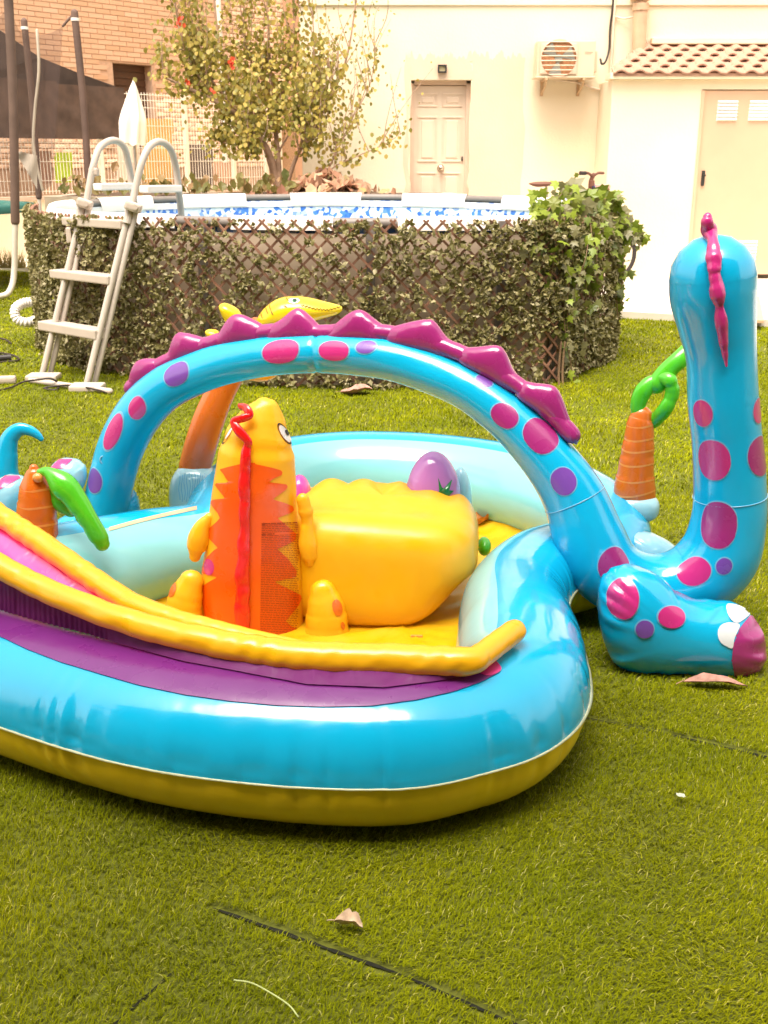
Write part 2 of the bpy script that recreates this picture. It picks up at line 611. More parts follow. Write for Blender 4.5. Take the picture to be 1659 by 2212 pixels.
# ================================================================== THE SETTING
# ---- lawn: dark backing sheet, artificial blades on top
M_BACK = plain('turf_backing', (.11, .12, .005, 1), rough=.9, var=.3, scale=60)
V = []; Fc = []
def grid_sheet(x0, x1, y0, y1, nx, ny, z):
    v = [(x0 + (x1 - x0) * i / nx, y0 + (y1 - y0) * j / ny, z) for j in range(ny + 1) for i in range(nx + 1)]
    f = [(j * (nx + 1) + i, j * (nx + 1) + i + 1, (j + 1) * (nx + 1) + i + 1, (j + 1) * (nx + 1) + i) for j in range(ny) for i in range(nx)]
    return v, f
v, f = grid_sheet(-60, 60, -60, 90, 12, 15, 0.0)
lawn = mk('lawn', v, f, M_BACK, smooth=False); tag(lawn, None, None, kind='structure')

# ---- the plan of the play pool ring (needed to keep blades out of the pool)
RING = [(.0, 2.006), (.13, 2.045), (.245, 2.115), (.32, 2.25), (.350, 2.5), (.375, 2.80), (.47, 3.03), (.63, 3.15), (.735, 3.36),
        (.67, 3.64), (.50, 3.89), (.2, 4.06), (-.15, 4.1), (-.42, 3.99), (-.56, 3.77), (-.56, 3.52), (-.60, 3.30), (-.74, 3.17), (-.93, 3.01),
        (-1.16, 2.86), (-1.25, 2.62), (-1.05, 2.40), (-.78, 2.235), (-.50, 2.095), (-.24, 2.025)]
RRAD = [.164, .164, .164, .164, .162, .150, .145, .15, .16, .164, .164, .164, .164, .16, .15, .145, .145, .155, .162, .164, .164, .164, .164, .164, .164]
RP = catmull(np.column_stack([np.array(RING), RRAD]), 420, closed=True)


POOL_PATH = [(-2.76, 9.2), (-2.60, 8.2), (-2.33, 7.55), (-1.84, 7.02), (-.80, 6.60), (.12, 6.52), (.93, 6.60), (1.22, 6.88), (1.50, 7.36), (1.64, 7.75), (1.74, 8.5), (1.70, 9.4), (1.35, 10.3), (.6, 11.0), (-.5, 11.3), (-1.5, 11.05), (-2.3, 10.4)]

SEAMS = [((-.326, 1.687), (.033, 1.511), 1.0), ((.033, 1.511), (.30, 1.35), .8), ((.50, 2.42), (.70, 2.335), .55), ((.70, 2.335), (1.2, 2.08), .9),
         ((-.37, 1.52), (-.47, 1.36), .5), ((-.2, 5.35), (.25, 5.30), .5), ((-1.9, 5.42), (-1.3, 5.35), .4), ((1.25, 4.55), (1.6, 4.46), .4)]

M_TURF, nt, b = base_mat('turf_blades')
a = N(nt, 'ShaderNodeAttribute'); a.attribute_name = 'rnd'
tc = N(nt, 'ShaderNodeTexCoord')
nz = N(nt, 'ShaderNodeTexNoise'); nz.inputs['Scale'].default_value = 2.2; nz.inputs['Detail'].default_value = 4
nt.links.new(tc.outputs['Object'], nz.inputs['Vector'])
c1 = ramp(nt, a.outputs['Fac'], [(0, (.13, .150, .002, 1)), (.45, (.235, .262, .003, 1)), (.85, (.345, .37, .006, 1)), (.97, (.44, .43, .04, 1)), (1, (.56, .52, .15, 1))])
mx = N(nt, 'ShaderNodeMix', data_type='RGBA', blend_type='MULTIPLY'); mx.inputs[0].default_value = 1
c2 = ramp(nt, nz.outputs['Fac'], [(.3, (.72, .78, .8, 1)), (.7, (1.2, 1.12, 1.0, 1))])
nt.links.new(c1, mx.inputs[6]); nt.links.new(c2, mx.inputs[7])
nt.links.new(mx.outputs[2], b.inputs['Base Color'])
b.inputs['Roughness'].default_value = .75
b.inputs['Specular IOR Level'].default_value = .06
tr = N(nt, 'ShaderNodeBsdfTranslucent'); nt.links.new(mx.outputs[2], tr.inputs['Color'])
ms = N(nt, 'ShaderNodeMixShader'); ms.inputs[0].default_value = .25
nt.links.new(b.outputs[0], ms.inputs[1]); nt.links.new(tr.outputs[0], ms.inputs[2])
nt.links.new(ms.outputs[0], nt.nodes['Material Output'].inputs['Surface'])


def edge_of_lawn(X):          # far edge of the turf against the paving
    return np.where(X > 0, 10.45 - .43 * X + .0 * X, 10.45 - .78 * X * .88)


def blades(x0, x1, y0, y1, per_m2, width, length, seg2):
    n = int((x1 - x0) * (y1 - y0) * per_m2)
    X = RNG.uniform(x0, x1, n); Y = RNG.uniform(y0, y1, n)
    keep = (np.abs(X) < .52 * Y + .55) & (Y < edge_of_lawn(X) - .02)
    keep &= ~inside(RP[:, :2], X, Y)
    keep &= ~inside(np.array(POOL_PATH) * np.array([.985, 1.0]), X, Y)
    # flattened under the ring
    S = RP[::4]
    d2 = np.full(n, 9.)
    for q in S:
        near = np.hypot(X - q[0], Y - q[1]); d2 = np.minimum(d2, near - (q[2] - .164))
    keep &= d2 > .06
    lift = np.zeros(n)
    for (p0, p1, wdt) in SEAMS:
        p0 = np.array(p0); p1 = np.array(p1); L = np.linalg.norm(p1 - p0); t = (p1 - p0) / L
        s = (X - p0[0]) * t[0] + (Y - p0[1]) * t[1]
        e = -(X - p0[0]) * t[1] + (Y - p0[1]) * t[0]
        wob = .006 * (vnoise(s * 30 + 3, 5) - .5) * 2 + .004 * (vnoise(s * 90, 8) - .5) * 2
        on = (s > -.01) & (s < L + .01)
        taper = np.clip(np.minimum(s, L - s) / .05 + .35, .3, 1)
        ragged = vnoise(s * 55, 21) * .9 + .55
        keep &= ~(on & (np.abs(e - wob) < .0095 * wdt * taper * ragged * (width / .0022) ** .3))
        lift += np.where(on & (e > 0), .012 * wdt * np.exp(-e / .02), 0)
    X, Y, lift = X[keep], Y[keep], lift[keep]
    n = len(X)
    # blades lie over mostly to the right, with tufts leaning their own way
    ang = RNG.normal(0.25, .75, n) + 1.4 * (vnoise(X * 9 + 40, 3) + vnoise(Y * 9 + 70, 4) - 1)
    flip = RNG.random(n) < .22; ang = np.where(flip, ang + math.pi, ang)
    lean = np.clip(RNG.normal(.95, .25, n) + .7 * (vnoise(X * 4 + Y * 2.5, 13) - .5) + .5 * (vnoise(Y * 5 - X * 2, 17) - .5), .25, 1.5)
    L = length * RNG.uniform(.7, 1.3, n)
    w = width * RNG.uniform(.7, 1.3, n)
    dx, dy = np.cos(ang), np.sin(ang)
    sx, sy = -dy, dx
    base = np.stack([X, Y, lift + .001], -1)
    side = np.stack([sx, sy, np.zeros(n)], -1) * (w / 2)[:, None]
    mid = base + np.stack([dx * np.sin(lean * .55), dy * np.sin(lean * .55), np.cos(lean * .55)], -1) * (L * .5)[:, None]
    tip = mid + np.stack([dx * np.sin(lean * 1.3), dy * np.sin(lean * 1.3), np.maximum(np.cos(lean * 1.3), -.15)], -1) * (L * .5)[:, None]
    rnd = np.clip(RNG.normal(.45, .23, n) + .25 * (vnoise(X * 1.7 + 9, 31) + vnoise(Y * 1.7 + 5, 32) - 1), 0, 1)
    rnd = np.where(RNG.random(n) < .012, 1.0, rnd)
    V = np.stack([base - side, base + side, mid + side * .85, mid - side * .85, tip], 1).reshape(-1, 3)
    o = np.arange(n)[:, None] * 5
    F3 = np.concatenate([o + np.array([0, 1, 2]), o + np.array([0, 2, 3]), o + np.array([3, 2, 4])], 1).reshape(-1, 3)
    return V, F3, np.repeat(rnd, 3)

parts = [blades(-1.7, 1.7, 1.15, 2.6, 52000, .0019, .0165, True), blades(-2.4, 2.4, 2.6, 4.3, 21000, .0028, .018, True),
         blades(-3.6, 3.6, 4.3, 7.2, 7500, .0046, .023, False), blades(-6.2, 4.6, 7.2, 14.2, 2600, .0085, .024, False)]
Vs = []; Fs = []; Rs = []; o_ = 0
for (v, f, r_) in parts:
    Vs.append(v); Fs.append(f + o_); Rs.append(r_); o_ += len(v)
turf = mk('turf_grass', np.vstack(Vs), np.vstack(Fs), M_TURF, smooth=False)
set_rnd(turf, np.concatenate(Rs))
tag(turf, 'short yellow-green artificial turf covering the whole yard', 'turf', kind='stuff')

# dark sheets that paint in the shade between the turf strips
M_GAP_SHADE = plain('turf_gap_shade', (.012, .012, .004, 1), rough=1.0, var=.4, scale=80)
for (p0, p1, wdt) in SEAMS:
    p0 = np.array(p0); p1 = np.array(p1); L = np.linalg.norm(p1 - p0); t = (p1 - p0) / L; q = np.array([-t[1], t[0]])
    V = []; n = 40
    for i in range(n + 1):
        c = p0 + t * L * i / n; h = .0042 * wdt * (.6 + .8 * vnoise(i * .6, 3)) * min(1, .25 + min(i, n - i) / 6)
        V += [(c[0] - q[0] * h, c[1] - q[1] * h, .004), (c[0] + q[0] * h, c[1] + q[1] * h, .004)]
    mk('turf_gap_shade', V, [(2 * i, 2 * i + 2, 2 * i + 3, 2 * i + 1) for i in range(n)], M_GAP_SHADE, lawn, smooth=False)

# ---- paving: pale slab in front of the house, raised a little
M_PAVE = plain('patio_concrete', (.62, .56, .47, 1), rough=.85, var=.10, scale=2.5, bump=.25, bscale=40)
pts = [(1.0, 9.98), (2.085, 9.60), (3.26, 9.06), (9.0, 6.7), (14, 6.0), (14, 22), (-1.2, 22), (-1.2, 11.3)]
pts_left = [(-12.0, 18.3), (-4.97, 13.95), (-4.6, 13.75), (-3.2, 12.6), (-1.2, 11.3), (-1.2, 16.5), (-4.8, 15.4), (-12, 21)]
def slab(name, pts, z0, z1, mat, parent=None):
    n = len(pts)
    v = [(x, y, z0) for x, y in pts] + [(x, y, z1) for x, y in pts]
    f = [tuple(range(n - 1, -1, -1)), tuple(range(n, 2 * n))] + [(i, (i + 1) % n, n + (i + 1) % n, n + i) for i in range(n)]
    return mk(name, v, f, mat, parent, smooth=False)
tag(slab('patio', pts, -.05, .06, M_PAVE), None, None, kind='structure')
tag(slab('path', [(x - .004 if x == -1.2 else x, y) for x, y in pts_left], -.05, .05, M_PAVE), None, None, kind='structure')

# ================================================================== HOUSE
M_WALL, nt, b = base_mat('cream_render')
tc = N(nt, 'ShaderNodeTexCoord')
nz = N(nt, 'ShaderNodeTexNoise'); nz.inputs['Scale'].default_value = .9; nz.inputs['Detail'].default_value = 6
nt.links.new(tc.outputs['Object'], nz.inputs['Vector'])
cr = ramp(nt, nz.outputs['Fac'], [(.3, (.80, .66, .47, 1)), (.7, (.84, .745, .56, 1))])
nt.links.new(cr, b.inputs['Base Color']); b.inputs['Roughness'].default_value = .9
n2 = N(nt, 'ShaderNodeTexNoise'); n2.inputs['Scale'].default_value = 35; n2.inputs['Detail'].default_value = 5
nt.links.new(tc.outputs['Object'], n2.inputs['Vector'])
bp = N(nt, 'ShaderNodeBump'); bp.inputs['Strength'].default_value = .25; bp.inputs['Distance'].default_value = .01
nt.links.new(n2.outputs['Fac'], bp.inputs['Height']); nt.links.new(bp.outputs[0], b.inputs['Normal'])
M_PATCH = plain('old_render_patch', (.74, .54, .39, 1), rough=.9, var=.07, scale=2, bump=.2, bscale=40)
M_DOOR = plain('door_paint', (.76, .60, .46, 1), rough=.45, var=.03)
M_FRAME = plain('door_frame_paint', (.70, .52, .40, 1), rough=.5, var=.03)
M_METAL = plain('galvanised', (.55, .5, .45, 1), rough=.35, metal=.9)
M_BRASS = plain('knob_chrome', (.7, .6, .5, 1), rough=.18, metal=1.0)
M_DARK = plain('dark_plastic', (.03, .025, .022, 1), rough=.5)

HY = 13.0
hx0 = at(651, 250, Y=HY)[0]
DL, DR = at(886, 300, Y=HY)[0], at(1015, 300, Y=HY)[0]
DTOP = at(950, 173, Y=HY)[2]
house = thing('house', 'tall cream rendered house wall with a white panelled door behind the pool', 'house', (2.5, HY, .06))
mb = MB()
HT = 6.5
def wall_with_hole(mb, x0, x1, z0, z1, y, th, hx0_, hx1_, hz0, hz1):
    """front wall as four butted boxes round one opening"""
    mb.box(((x0 + hx0_) / 2, y + th / 2, (z0 + z1) / 2), (hx0_ - x0, th, z1 - z0))
    mb.box(((hx1_ + x1) / 2, y + th / 2, (z0 + z1) / 2), (x1 - hx1_, th, z1 - z0))
    mb.box(((hx0_ + hx1_) / 2, y + th / 2, (hz1 + z1) / 2), (hx1_ - hx0_, th, z1 - hz1))
wall_with_hole(mb, hx0, 9.0, .06, HT, HY, .3, DL, DR, .06, DTOP)
mb.box(((hx0 + .15), HY + 3.3, (HT + .06) / 2), (.3, 6.0, HT - .06))
mb.box((8.85, HY + 3.3, (HT + .06) / 2), (.3, 6.0, HT - .06))
mb.box(((hx0 + 9) / 2, HY + 6.45, (HT + .06) / 2), (9 - hx0, .3, HT - .06))
mb.build('wall', M_WALL, house)
MB().box(((hx0 + 9) / 2, HY + 3.2, HT + .1), (9 - hx0 + .4, 7.0, .2)).build('roof_slab', M_WALL, house)
zl = at(900, 12, Y=HY)[2]
MB().box(((hx0 + 9) / 2, HY - .012, zl + .06), (9 - hx0, .024, .12), bev=.006).build('string_course', M_WALL, house)
# paler and darker patches of newer render round the door: thin raised coats with a ragged edge
def ragged_patch(x0, x1, z0, z1, y, seed, mat):
    n = 60
    top = [(x0 + (x1 - x0) * i / n, z1 + .10 * (vnoise(i * .35, seed) - .5) + .05 * (vnoise(i * 1.3, seed + 1) - .5)) for i in range(n + 1)]
    sd_r = [(x1 + .06 * (vnoise(i * .5, seed + 2) - .5), z1 - (z1 - z0) * i / 20) for i in range(1, 21)]
    sd_l = [(x0 + .06 * (vnoise(i * .5, seed + 3) - .5), z0 + (z1 - z0) * i / 20) for i in range(20)]
    pl = top + sd_r + sd_l
    m = len(pl)
    v = [(x, y, z) for x, z in pl] + [(x, y + .01, z) for x, z in pl]
    f = [tuple(range(m - 1, -1, -1))] + [(i, (i + 1) % m, m + (i + 1) % m, m + i) for i in range(m)]
    return v, f
zp = at(1000, 118, Y=HY)[2]
v, f = ragged_patch(DR + .002, at(1135, 118, Y=HY)[0], .5, zp, HY - .004, 11, M_PATCH)
mk('render_patch', v, f, M_PATCH, house, smooth=False)
v, f = ragged_patch(at(876, 118, Y=HY)[0], DL - .002, .5, zp - .02, HY - .004, 14, M_PATCH)
mk('render_patch', v, f, M_PATCH, house, smooth=False)
v, f = ragged_patch(DL - .001, DR + .001, DTOP + .003, zp - .01, HY - .0045, 17, M_PATCH)
mk('render_patch', v, f, M_PATCH, house, smooth=False)
# door in its recess
dy = HY + .14
door = MB().box(((DL + DR) / 2, dy + .03, (DTOP - .05 + .08) / 2), (DR - DL - .085, .05, DTOP - .13), bev=.004).build('door', M_DOOR, house)
dw = DR - DL - .085; dc = (DL + DR) / 2
kz = at(952, 363, Y=dy)[2]
zq = lambda y: at(950, y, Y=dy)[2]
for zc, hh in (((zq(203) + zq(229)) / 2, zq(203) - zq(229)), ((zq(253) + zq(348)) / 2, zq(253) - zq(348)), ((zq(374) + .25) / 2, zq(374) - .25)):
    for sx in (-1, 1):
        cx = dc + sx * dw * .235
        pm = MB()
        w2, h2 = dw * .17, hh / 2
        for (bx, bz, sw, sh) in ((0, h2, 2 * w2, .018), (0, -h2, 2 * w2, .018), (-w2, 0, .018, 2 * h2), (w2, 0, .018, 2 * h2)):
            pm.box((cx + bx, dy + .001, zc + bz), (sw + (.018 if sh == .018 else -.0181), .014, sh), bev=.004)
        pm.box((cx, dy + .004, zc), (2 * w2 - .07, .016, 2 * h2 - .07), bev=.007)
        pm.build('door_panel', M_DOOR, door)
kn = at(952, 363, Y=dy)
v, f = ellipsoid((kn[0], dy - .05, kn[2]), (.036, .03, .036)); mk('knob', v, f, M_BRASS, door)
MB().cyl((kn[0], dy + .01, kn[2]), (kn[0], dy - .05, kn[2]), .014).cyl((kn[0], dy + .006, kn[2]), (kn[0], dy - .004, kn[2]), .042, seg=20).build('knob_plate', M_BRASS, door, smooth=False)
lk = at(1005, 343, Y=dy)
MB().box((DR - .075, dy - .006, lk[2]), (.018, .02, .05), bev=.003).build('lock', M_DARK, door)
fr = MB()
fr.box((DL + .0225, dy + .01, DTOP / 2 + .005), (.045, .09, DTOP - .07)).box((DR - .0225, dy + .01, DTOP / 2 + .005), (.045, .09, DTOP - .07)).box(((DL + DR) / 2, dy + .01, DTOP - .0225), (DR - DL - .091, .092, .044))
fr.build('door_frame', M_FRAME, house)
MB().box(((DL + DR) / 2, HY + .15, .07), (DR - DL, .3, .03)).build('threshold', M_PAVE, house)

# lamp above the door
lp = at(955, 149, Y=HY)
lamp = thing('wall_lamp', 'small square dark-framed lamp on the wall above the white door', 'lamp', tuple(lp))
fm = MB()
for (ox, oz, w, h) in ((0, .034, .10, .016), (0, -.034, .10, .016), (-.042, 0, .016, .052), (.042, 0, .016, .052)):
    fm.box((lp[0] + ox, HY - .035, lp[2] + oz), (w, .05, h), bev=.003)
fm.build('lamp_frame', M_DARK, lamp)
MB().box((lp[0], HY - .02, lp[2]), (.07, .03, .054)).build('lamp_glass', plain('lamp_lens', (.75, .62, .35, 1), rough=.2), lamp)
MB().box((lp[0], HY - .004, lp[2]), (.06, .008, .05)).build('back_plate', M_DARK, lamp)

# ---- air conditioner
M_AC = plain('ac_casing', (.68, .54, .38, 1), rough=.45, var=.03)
M_ACF = plain('ac_fan_surround', (.72, .50, .36, 1), rough=.5, var=.04)
M_ACG = plain('ac_fan_blade', (.36, .34, .30, 1), rough=.5)
M_ACB = plain('ac_coil', (.50, .22, .10, 1), rough=.6, var=.3, scale=30)
ac_y = HY - .38
a0, a1 = at(1163, 87, Y=ac_y), at(1284, 165, Y=ac_y)
ax0, ax1, az1, az0 = a0[0], a1[0], a0[2], a1[2]
ac = thing('air_conditioner', 'cream outdoor air conditioner unit with round fan grille on wall brackets', 'air conditioner', ((ax0 + ax1) / 2, ac_y, az0))
aw, ah = ax1 - ax0, az1 - az0
MB().box(((ax0 + ax1) / 2, ac_y + .165, (az0 + az1) / 2), (aw, .30, ah), bev=.012).build('casing', M_AC, ac)
MB().box(((ax0 + ax1) / 2, ac_y + .16, az0 - .006), (aw + .04, .32, .016), bev=.004).build('base_tray', M_AC, ac)
fc = at(1207, 126, Y=ac_y); R_ = px(38, fc)
sq = at(1170, 92, Y=ac_y), at(1247, 160, Y=ac_y)
sw = (sq[1][0] - sq[0][0]); sh = sq[0][2] - sq[1][2]
# fan surround: square plate with a round hole
n = 48; v = []; f = []
for k in range(n):
    an = 2 * math.pi * k / n
    c_, s_ = math.cos(an), math.sin(an)
    m_ = max(abs(c_) / (sw / 2), abs(s_) / (sh / 2))
    v.append((fc[0] + c_ / m_, ac_y - .004, fc[2] + s_ / m_)); v.append((fc[0] + c_ * R_, ac_y - .010, fc[2] + s_ * R_)); v.append((fc[0] + c_ * R_, ac_y + .012, fc[2] + s_ * R_)); v.append((fc[0] + c_ / m_, ac_y + .014, fc[2] + s_ / m_))
for k in range(n):
    k2 = (k + 1) % n
    for j in range(3): f.append((k * 4 + j, k2 * 4 + j, k2 * 4 + j + 1, k * 4 + j + 1))
fan = mk('fan_surround', v, f, M_ACF, ac, smooth=False)
MB().cyl((fc[0], ac_y + .013, fc[2]), (fc[0], ac_y + .0125, fc[2]), R_, seg=40).build('coil', M_ACB, fan)
for k in range(3):
    an = k * 2.1 + .4
    pts_b = []
    for (rr, da) in ((.18, -.25), (.95, -.5), (.95, .35), (.2, .3)):
        pts_b.append((fc[0] + R_ * rr * math.cos(an + da), ac_y + .004 + .004 * da, fc[2] + R_ * rr * math.sin(an + da)))
    v = pts_b + [(x, y + .003, z) for x, y, z in pts_b]
    mk('fan_blade', v, [(0, 1, 2, 3), (7, 6, 5, 4), (0, 4, 5, 1), (1, 5, 6, 2), (2, 6, 7, 3), (3, 7, 4, 0)], M_ACG, fan, smooth=False)
MB().cyl((fc[0], ac_y - .002, fc[2]), (fc[0], ac_y + .01, fc[2]), R_ * .22, seg=20).build('fan_hub', M_ACG, fan)
for k in range(8):
    zz = fc[2] + R_ * (-.86 + k * 1.72 / 7)
    hw_ = math.sqrt(max(0, R_ ** 2 - (zz - fc[2]) ** 2))
    MB().cyl((fc[0] - hw_, ac_y - .010, zz), (fc[0] + hw_, ac_y - .010, zz), .006, seg=6).build('grille_bar', M_AC, fan)
# faded maker's plate: two short rows of worn grey strokes
lg = at(1273, 114, Y=ac_y); mb = MB(); random.seed(3)
for row, (wrow, hz) in enumerate(((.085, .010), (.065, .007))):
    x = lg[0] - .045
    while x < lg[0] - .045 + wrow:
        w = random.uniform(.004, .009)
        mb.box((x + w / 2, ac_y + .0135, lg[2] + .008 - row * .016), (w, .003, hz)); x += w + .003
mb.build('badge', plain('ac_badge', (.45, .36, .26, 1)), ac)
for sx in (at(1181, 170, Y=ac_y)[0], at(1262, 170, Y=ac_y)[0]):
    br = MB().box((sx, ac_y + .19, az0 - .026), (.03, .38, .024)).box((sx, HY - .006, az0 - .10), (.035, .012, .17))
    br.tube([(sx, ac_y + .03, az0 - .045), (sx, ac_y + .12, az0 - .10), (sx, HY - .01, az0 - .16)], .010, 8, n=10)
    br.build('bracket', plain('bracket_steel_%d' % round(sx * 100), (.55, .36, .2, 1), rough=.5), ac)
sv = at(1303, 120, Y=HY)[0]
MB().box((ax1 + .022, ac_y + .2, (az0 + az1) / 2 - .02), (.05, .16, ah * .62), bev=.015).build('valve_cover', M_AC, ac)

M_CABLE = plain('black_cable', (.035, .022, .015, 1), rough=.6)
cb = thing('wall_cable', 'thin dark cable hanging down the wall into the air conditioner side', 'cable', tuple(at(1310, 130, Y=HY)))
MB().tube([at(1326, -60, Y=HY - .03), at(1324, 10, Y=HY - .03), at(1318, 60, Y=HY - .03), at(1316, 105, Y=HY - .04), at(1308, 133, Y=HY - .1), at(1300, 138, Y=HY - .2), at(1297, 128, Y=ac_y + .2)], .012, 6, n=40).build('cable_run', M_CABLE, cb, smooth=True)
M_PIPEW = plain('cream_conduit', (.72, .58, .44, 1), rough=.5)
cd = thing('wall_conduit', 'cream plastic conduit running down the wall beside the air conditioner', 'conduit', tuple(at(1320, 190, Y=HY)))
MB().tube([at(1332, -60, Y=HY - .02), at(1316, 205, Y=HY - .02)], .018, 8, n=12).build('conduit_run', M_PIPEW, cd, smooth=True)
MB().tube([at(1200, 172, Y=HY - .03), at(1245, 178, Y=HY - .03), at(1280, 190, Y=HY - .02), at(1318, 197, Y=HY - .02), at(1345, 198, Y=HY - .02)], .014, 8, n=30).build('drain_hose', M_PIPEW, cd, smooth=True)

# ---- flue pipe
M_FLUE = plain('flue_pipe', (.62, .40, .25, 1), rough=.45, var=.15, scale=5)
fl = thing('flue_pipe', 'wide pinkish metal flue pipe with a cap rising behind the tiled roof', 'pipe', tuple(at(1378, 130, Y=HY - .25)))
fy = HY - .14
p0, p1 = at(1377, 170, Y=fy), at(1384, 12, Y=fy)
fr_ = px(14.5, p0)
MB().cyl(p0, p1, fr_, seg=24).build('flue_body', M_FLUE, fl, smooth=False)
MB().cyl(p1 + np.array([0, 0, -.05]), p1 + np.array([0, 0, .02]), fr_ * 1.16, seg=24).cyl(p1 + np.array([0, 0, .02]), p1 + np.array([0, 0, .05]), fr_ * .8, seg=24).build('collar', M_FLUE, fl, smooth=False)
MB().box(p1 + np.array([.0, 0, .10]), (fr_ * 2.7, fr_ * 2.6, .09), bev=.01).build('cowl', M_FLUE, fl)
MB().tube([at(1328, 35, Y=HY - .02), at(1345, 40, Y=HY - .04), at(1362, 38, Y=HY - .08), at(1371, 34, Y=fy)], .010, 6, n=16).build('stay_wire', M_PIPEW, fl, smooth=True)

# ---- garden shed with tiled lean-to roof
SY = 12.25
M_TILE = plain('roof_tile_clay', (.44, .245, .17, 1), rough=.8, var=.22, scale=7, bump=.3, bscale=50)
M_SHED = MATS['cream_render']
sx0 = at(1316, 300, Y=SY)[0]
ez = at(1340, 172, Y=SY)[2]
shed = thing('shed', 'low cream shed with terracotta tiled roof and beige metal door', 'shed', (sx0 + 1.5, SY, .06))
sdl, sdr = at(1508, 300, Y=SY)[0], at(1508, 300, Y=SY)[0] + 1.05
sdt = at(1560, 193, Y=SY)[2]
mb = MB()
sx1 = sx0 + 3.2
mb.box(((sx0 + sdl) / 2, SY + .1, (ez + .06) / 2), (sdl - sx0, .2, ez - .06))
mb.box(((sx1 + sdr) / 2, SY + .1, (ez + .06) / 2), (sx1 - sdr, .2, ez - .06))
mb.box(((sdl + sdr) / 2, SY + .1, (sdt + ez) / 2), (sdr - sdl, .2, ez - sdt))
mb.box((sx0 + .1, (SY + .2 + HY) / 2 - .002, (ez + .06) / 2), (.2, HY - SY - .204, ez - .06))
mb.build('wall', M_SHED, shed)
ftop = at(1340, 163, Y=SY)[2]
MB().box(((sx0 - .03 + sx1) / 2, SY + .06, (ez + ftop) / 2 + .012), (sx1 - sx0 + .06, .30, ftop - ez + .02), bev=.006).build('eave_board', M_SHED, shed)
tz0, tz1 = ftop + .03, at(1420, 97, Y=HY)[2]
ey0, ey1 = SY - .10, HY - .03
slope = math.atan2(tz1 - tz0, ey1 - ey0); slen = math.hypot(tz1 - tz0, ey1 - ey0)
hip = at(1400, 97, Y=HY)[0] - (sx0 - .02)
# under-roof deck, cut along the slanted verge
d0 = [(sx0 - .02, ey0, tz0 - .012), (sx1, ey0, tz0 - .012), (sx1, ey1, tz1 - .012), (sx0 - .02 + hip, ey1, tz1 - .012)]
mk('roof_deck', d0 + [(x, y, z - .03) for x, y, z in d0], [(0, 1, 2, 3), (7, 6, 5, 4), (0, 4, 5, 1), (1, 5, 6, 2), (2, 6, 7, 3), (3, 7, 4, 0)], M_TILE, shed, smooth=False)
# one barrel tile with a curl, shared by all
tw, tl = .205, slen / 5 * 1.18
v = []; f = []
prof = [(-.5, .0), (-.42, .012), (-.34, .05), (-.24, .078), (-.12, .09), (0., .078), (.1, .05), (.2, .018), (.32, .0), (.42, -.004), (.54, .004)]
for yy, k in ((0, 1.0), (tl, .9)):
    for (a_, h_) in prof: v.append((a_ * tw * k, yy, h_ * .36))
for yy, k in ((0, 1.0), (tl, .9)):
    for (a_, h_) in prof: v.append((a_ * tw * k, yy, h_ * .36 - .016))
q = len(prof)
for i in range(q - 1):
    f.append((i, i + 1, q + i + 1, q + i)); f.append((2 * q + i + 1, 2 * q + i, 3 * q + i, 3 * q + i + 1)); f.append((2 * q + i, 2 * q + i + 1, i + 1, i))
tile_me = make_mesh('roof_tile', v, f, M_TILE, smooth=False)
random.seed(5)
for r_i in range(5):
    s0 = r_i * slen / 5
    y0 = ey0 + math.cos(slope) * s0; z0 = tz0 + math.sin(slope) * s0
    xs = sx0 - .02 + hip * (s0 / slen)
    x = xs + tw * .5
    while x < sx1:
        inst('roof_tile', tile_me, (x, y0 - .02, z0 - .012 + random.uniform(-.003, .003)), (slope - .03 + random.uniform(-.012, .012), 0, random.uniform(-.015, .015)), (1, 1, 1), shed)
        x += tw * .96
MB().box(((sx0 + hip + sx1) / 2, HY - .05, tz1 + .035), (sx1 - sx0 - hip, .1, .07), bev=.012).build('ridge_mortar', M_SHED, shed)
M_SDOOR = plain('shed_door_paint', (.64, .41, .27, 1), rough=.5, var=.06, scale=2)
M_VENT = plain('vent_white', (.85, .82, .76, 1), rough=.5)
sd_o = MB().box(((sdl + sdr) / 2, SY + .045, (sdt + .10) / 2), (sdr - sdl - .02, .05, sdt - .12), bev=.004).build('door', M_SDOOR, shed)
MB().box((sdl + .012, SY + .012, sdt / 2 + .02), (.03, .05, sdt - .06)).build('door_frame', M_SDOOR, shed)
for (vx, vy, w_, h_, nsl) in ((1571, 239, 44, 42, 6), (1641, 239, 46, 42, 6), (1612, 541, 45, 42, 6)):
    c = at(vx, vy, Y=SY + .015); W_, H_ = px(w_, c), px(h_, c)
    vt = MB().box((c[0], SY + .0185, c[2]), (W_, .006, H_)).build('vent', M_VENT, sd_o)
    for k in range(nsl):
        MB().box((c[0], SY + .008, c[2] + H_ * (-.42 + .84 * k / (nsl - 1))), (W_ * .96, .018, H_ * .09), rx=math.radians(-35)).build('louvre', M_VENT, vt)
hd = at(1519, 385, Y=SY)
MB().box((hd[0], SY + .008, hd[2]), (.035, .02, .16), bev=.004).cyl((hd[0] + .005, SY + .0, hd[2] + .03), (hd[0] + .005, SY - .04, hd[2] + .03), .012).build('lock_plate', M_DARK, sd_o)
# doormat-like tan board on the paving
mt = thing('ramp_board', 'tan wooden board lying on the paving at the right edge', 'board', tuple(at(1640, 690, z=.07)))
b0 = [at(1615, 690, z=.085), at(1650, 692, z=.085), at(1640, 640, z=.11), at(1610, 640, z=.11)]
v = [tuple(q) for q in b0] + [(q[0], q[1], .0605) for q in b0]
mk('board_plank', v, [(0, 1, 2, 3), (7, 6, 5, 4), (0, 4, 5, 1), (1, 5, 6, 2), (2, 6, 7, 3), (3, 7, 4, 0)], plain('tan_board', (.62, .40, .24, 1), rough=.7), mt, smooth=False)

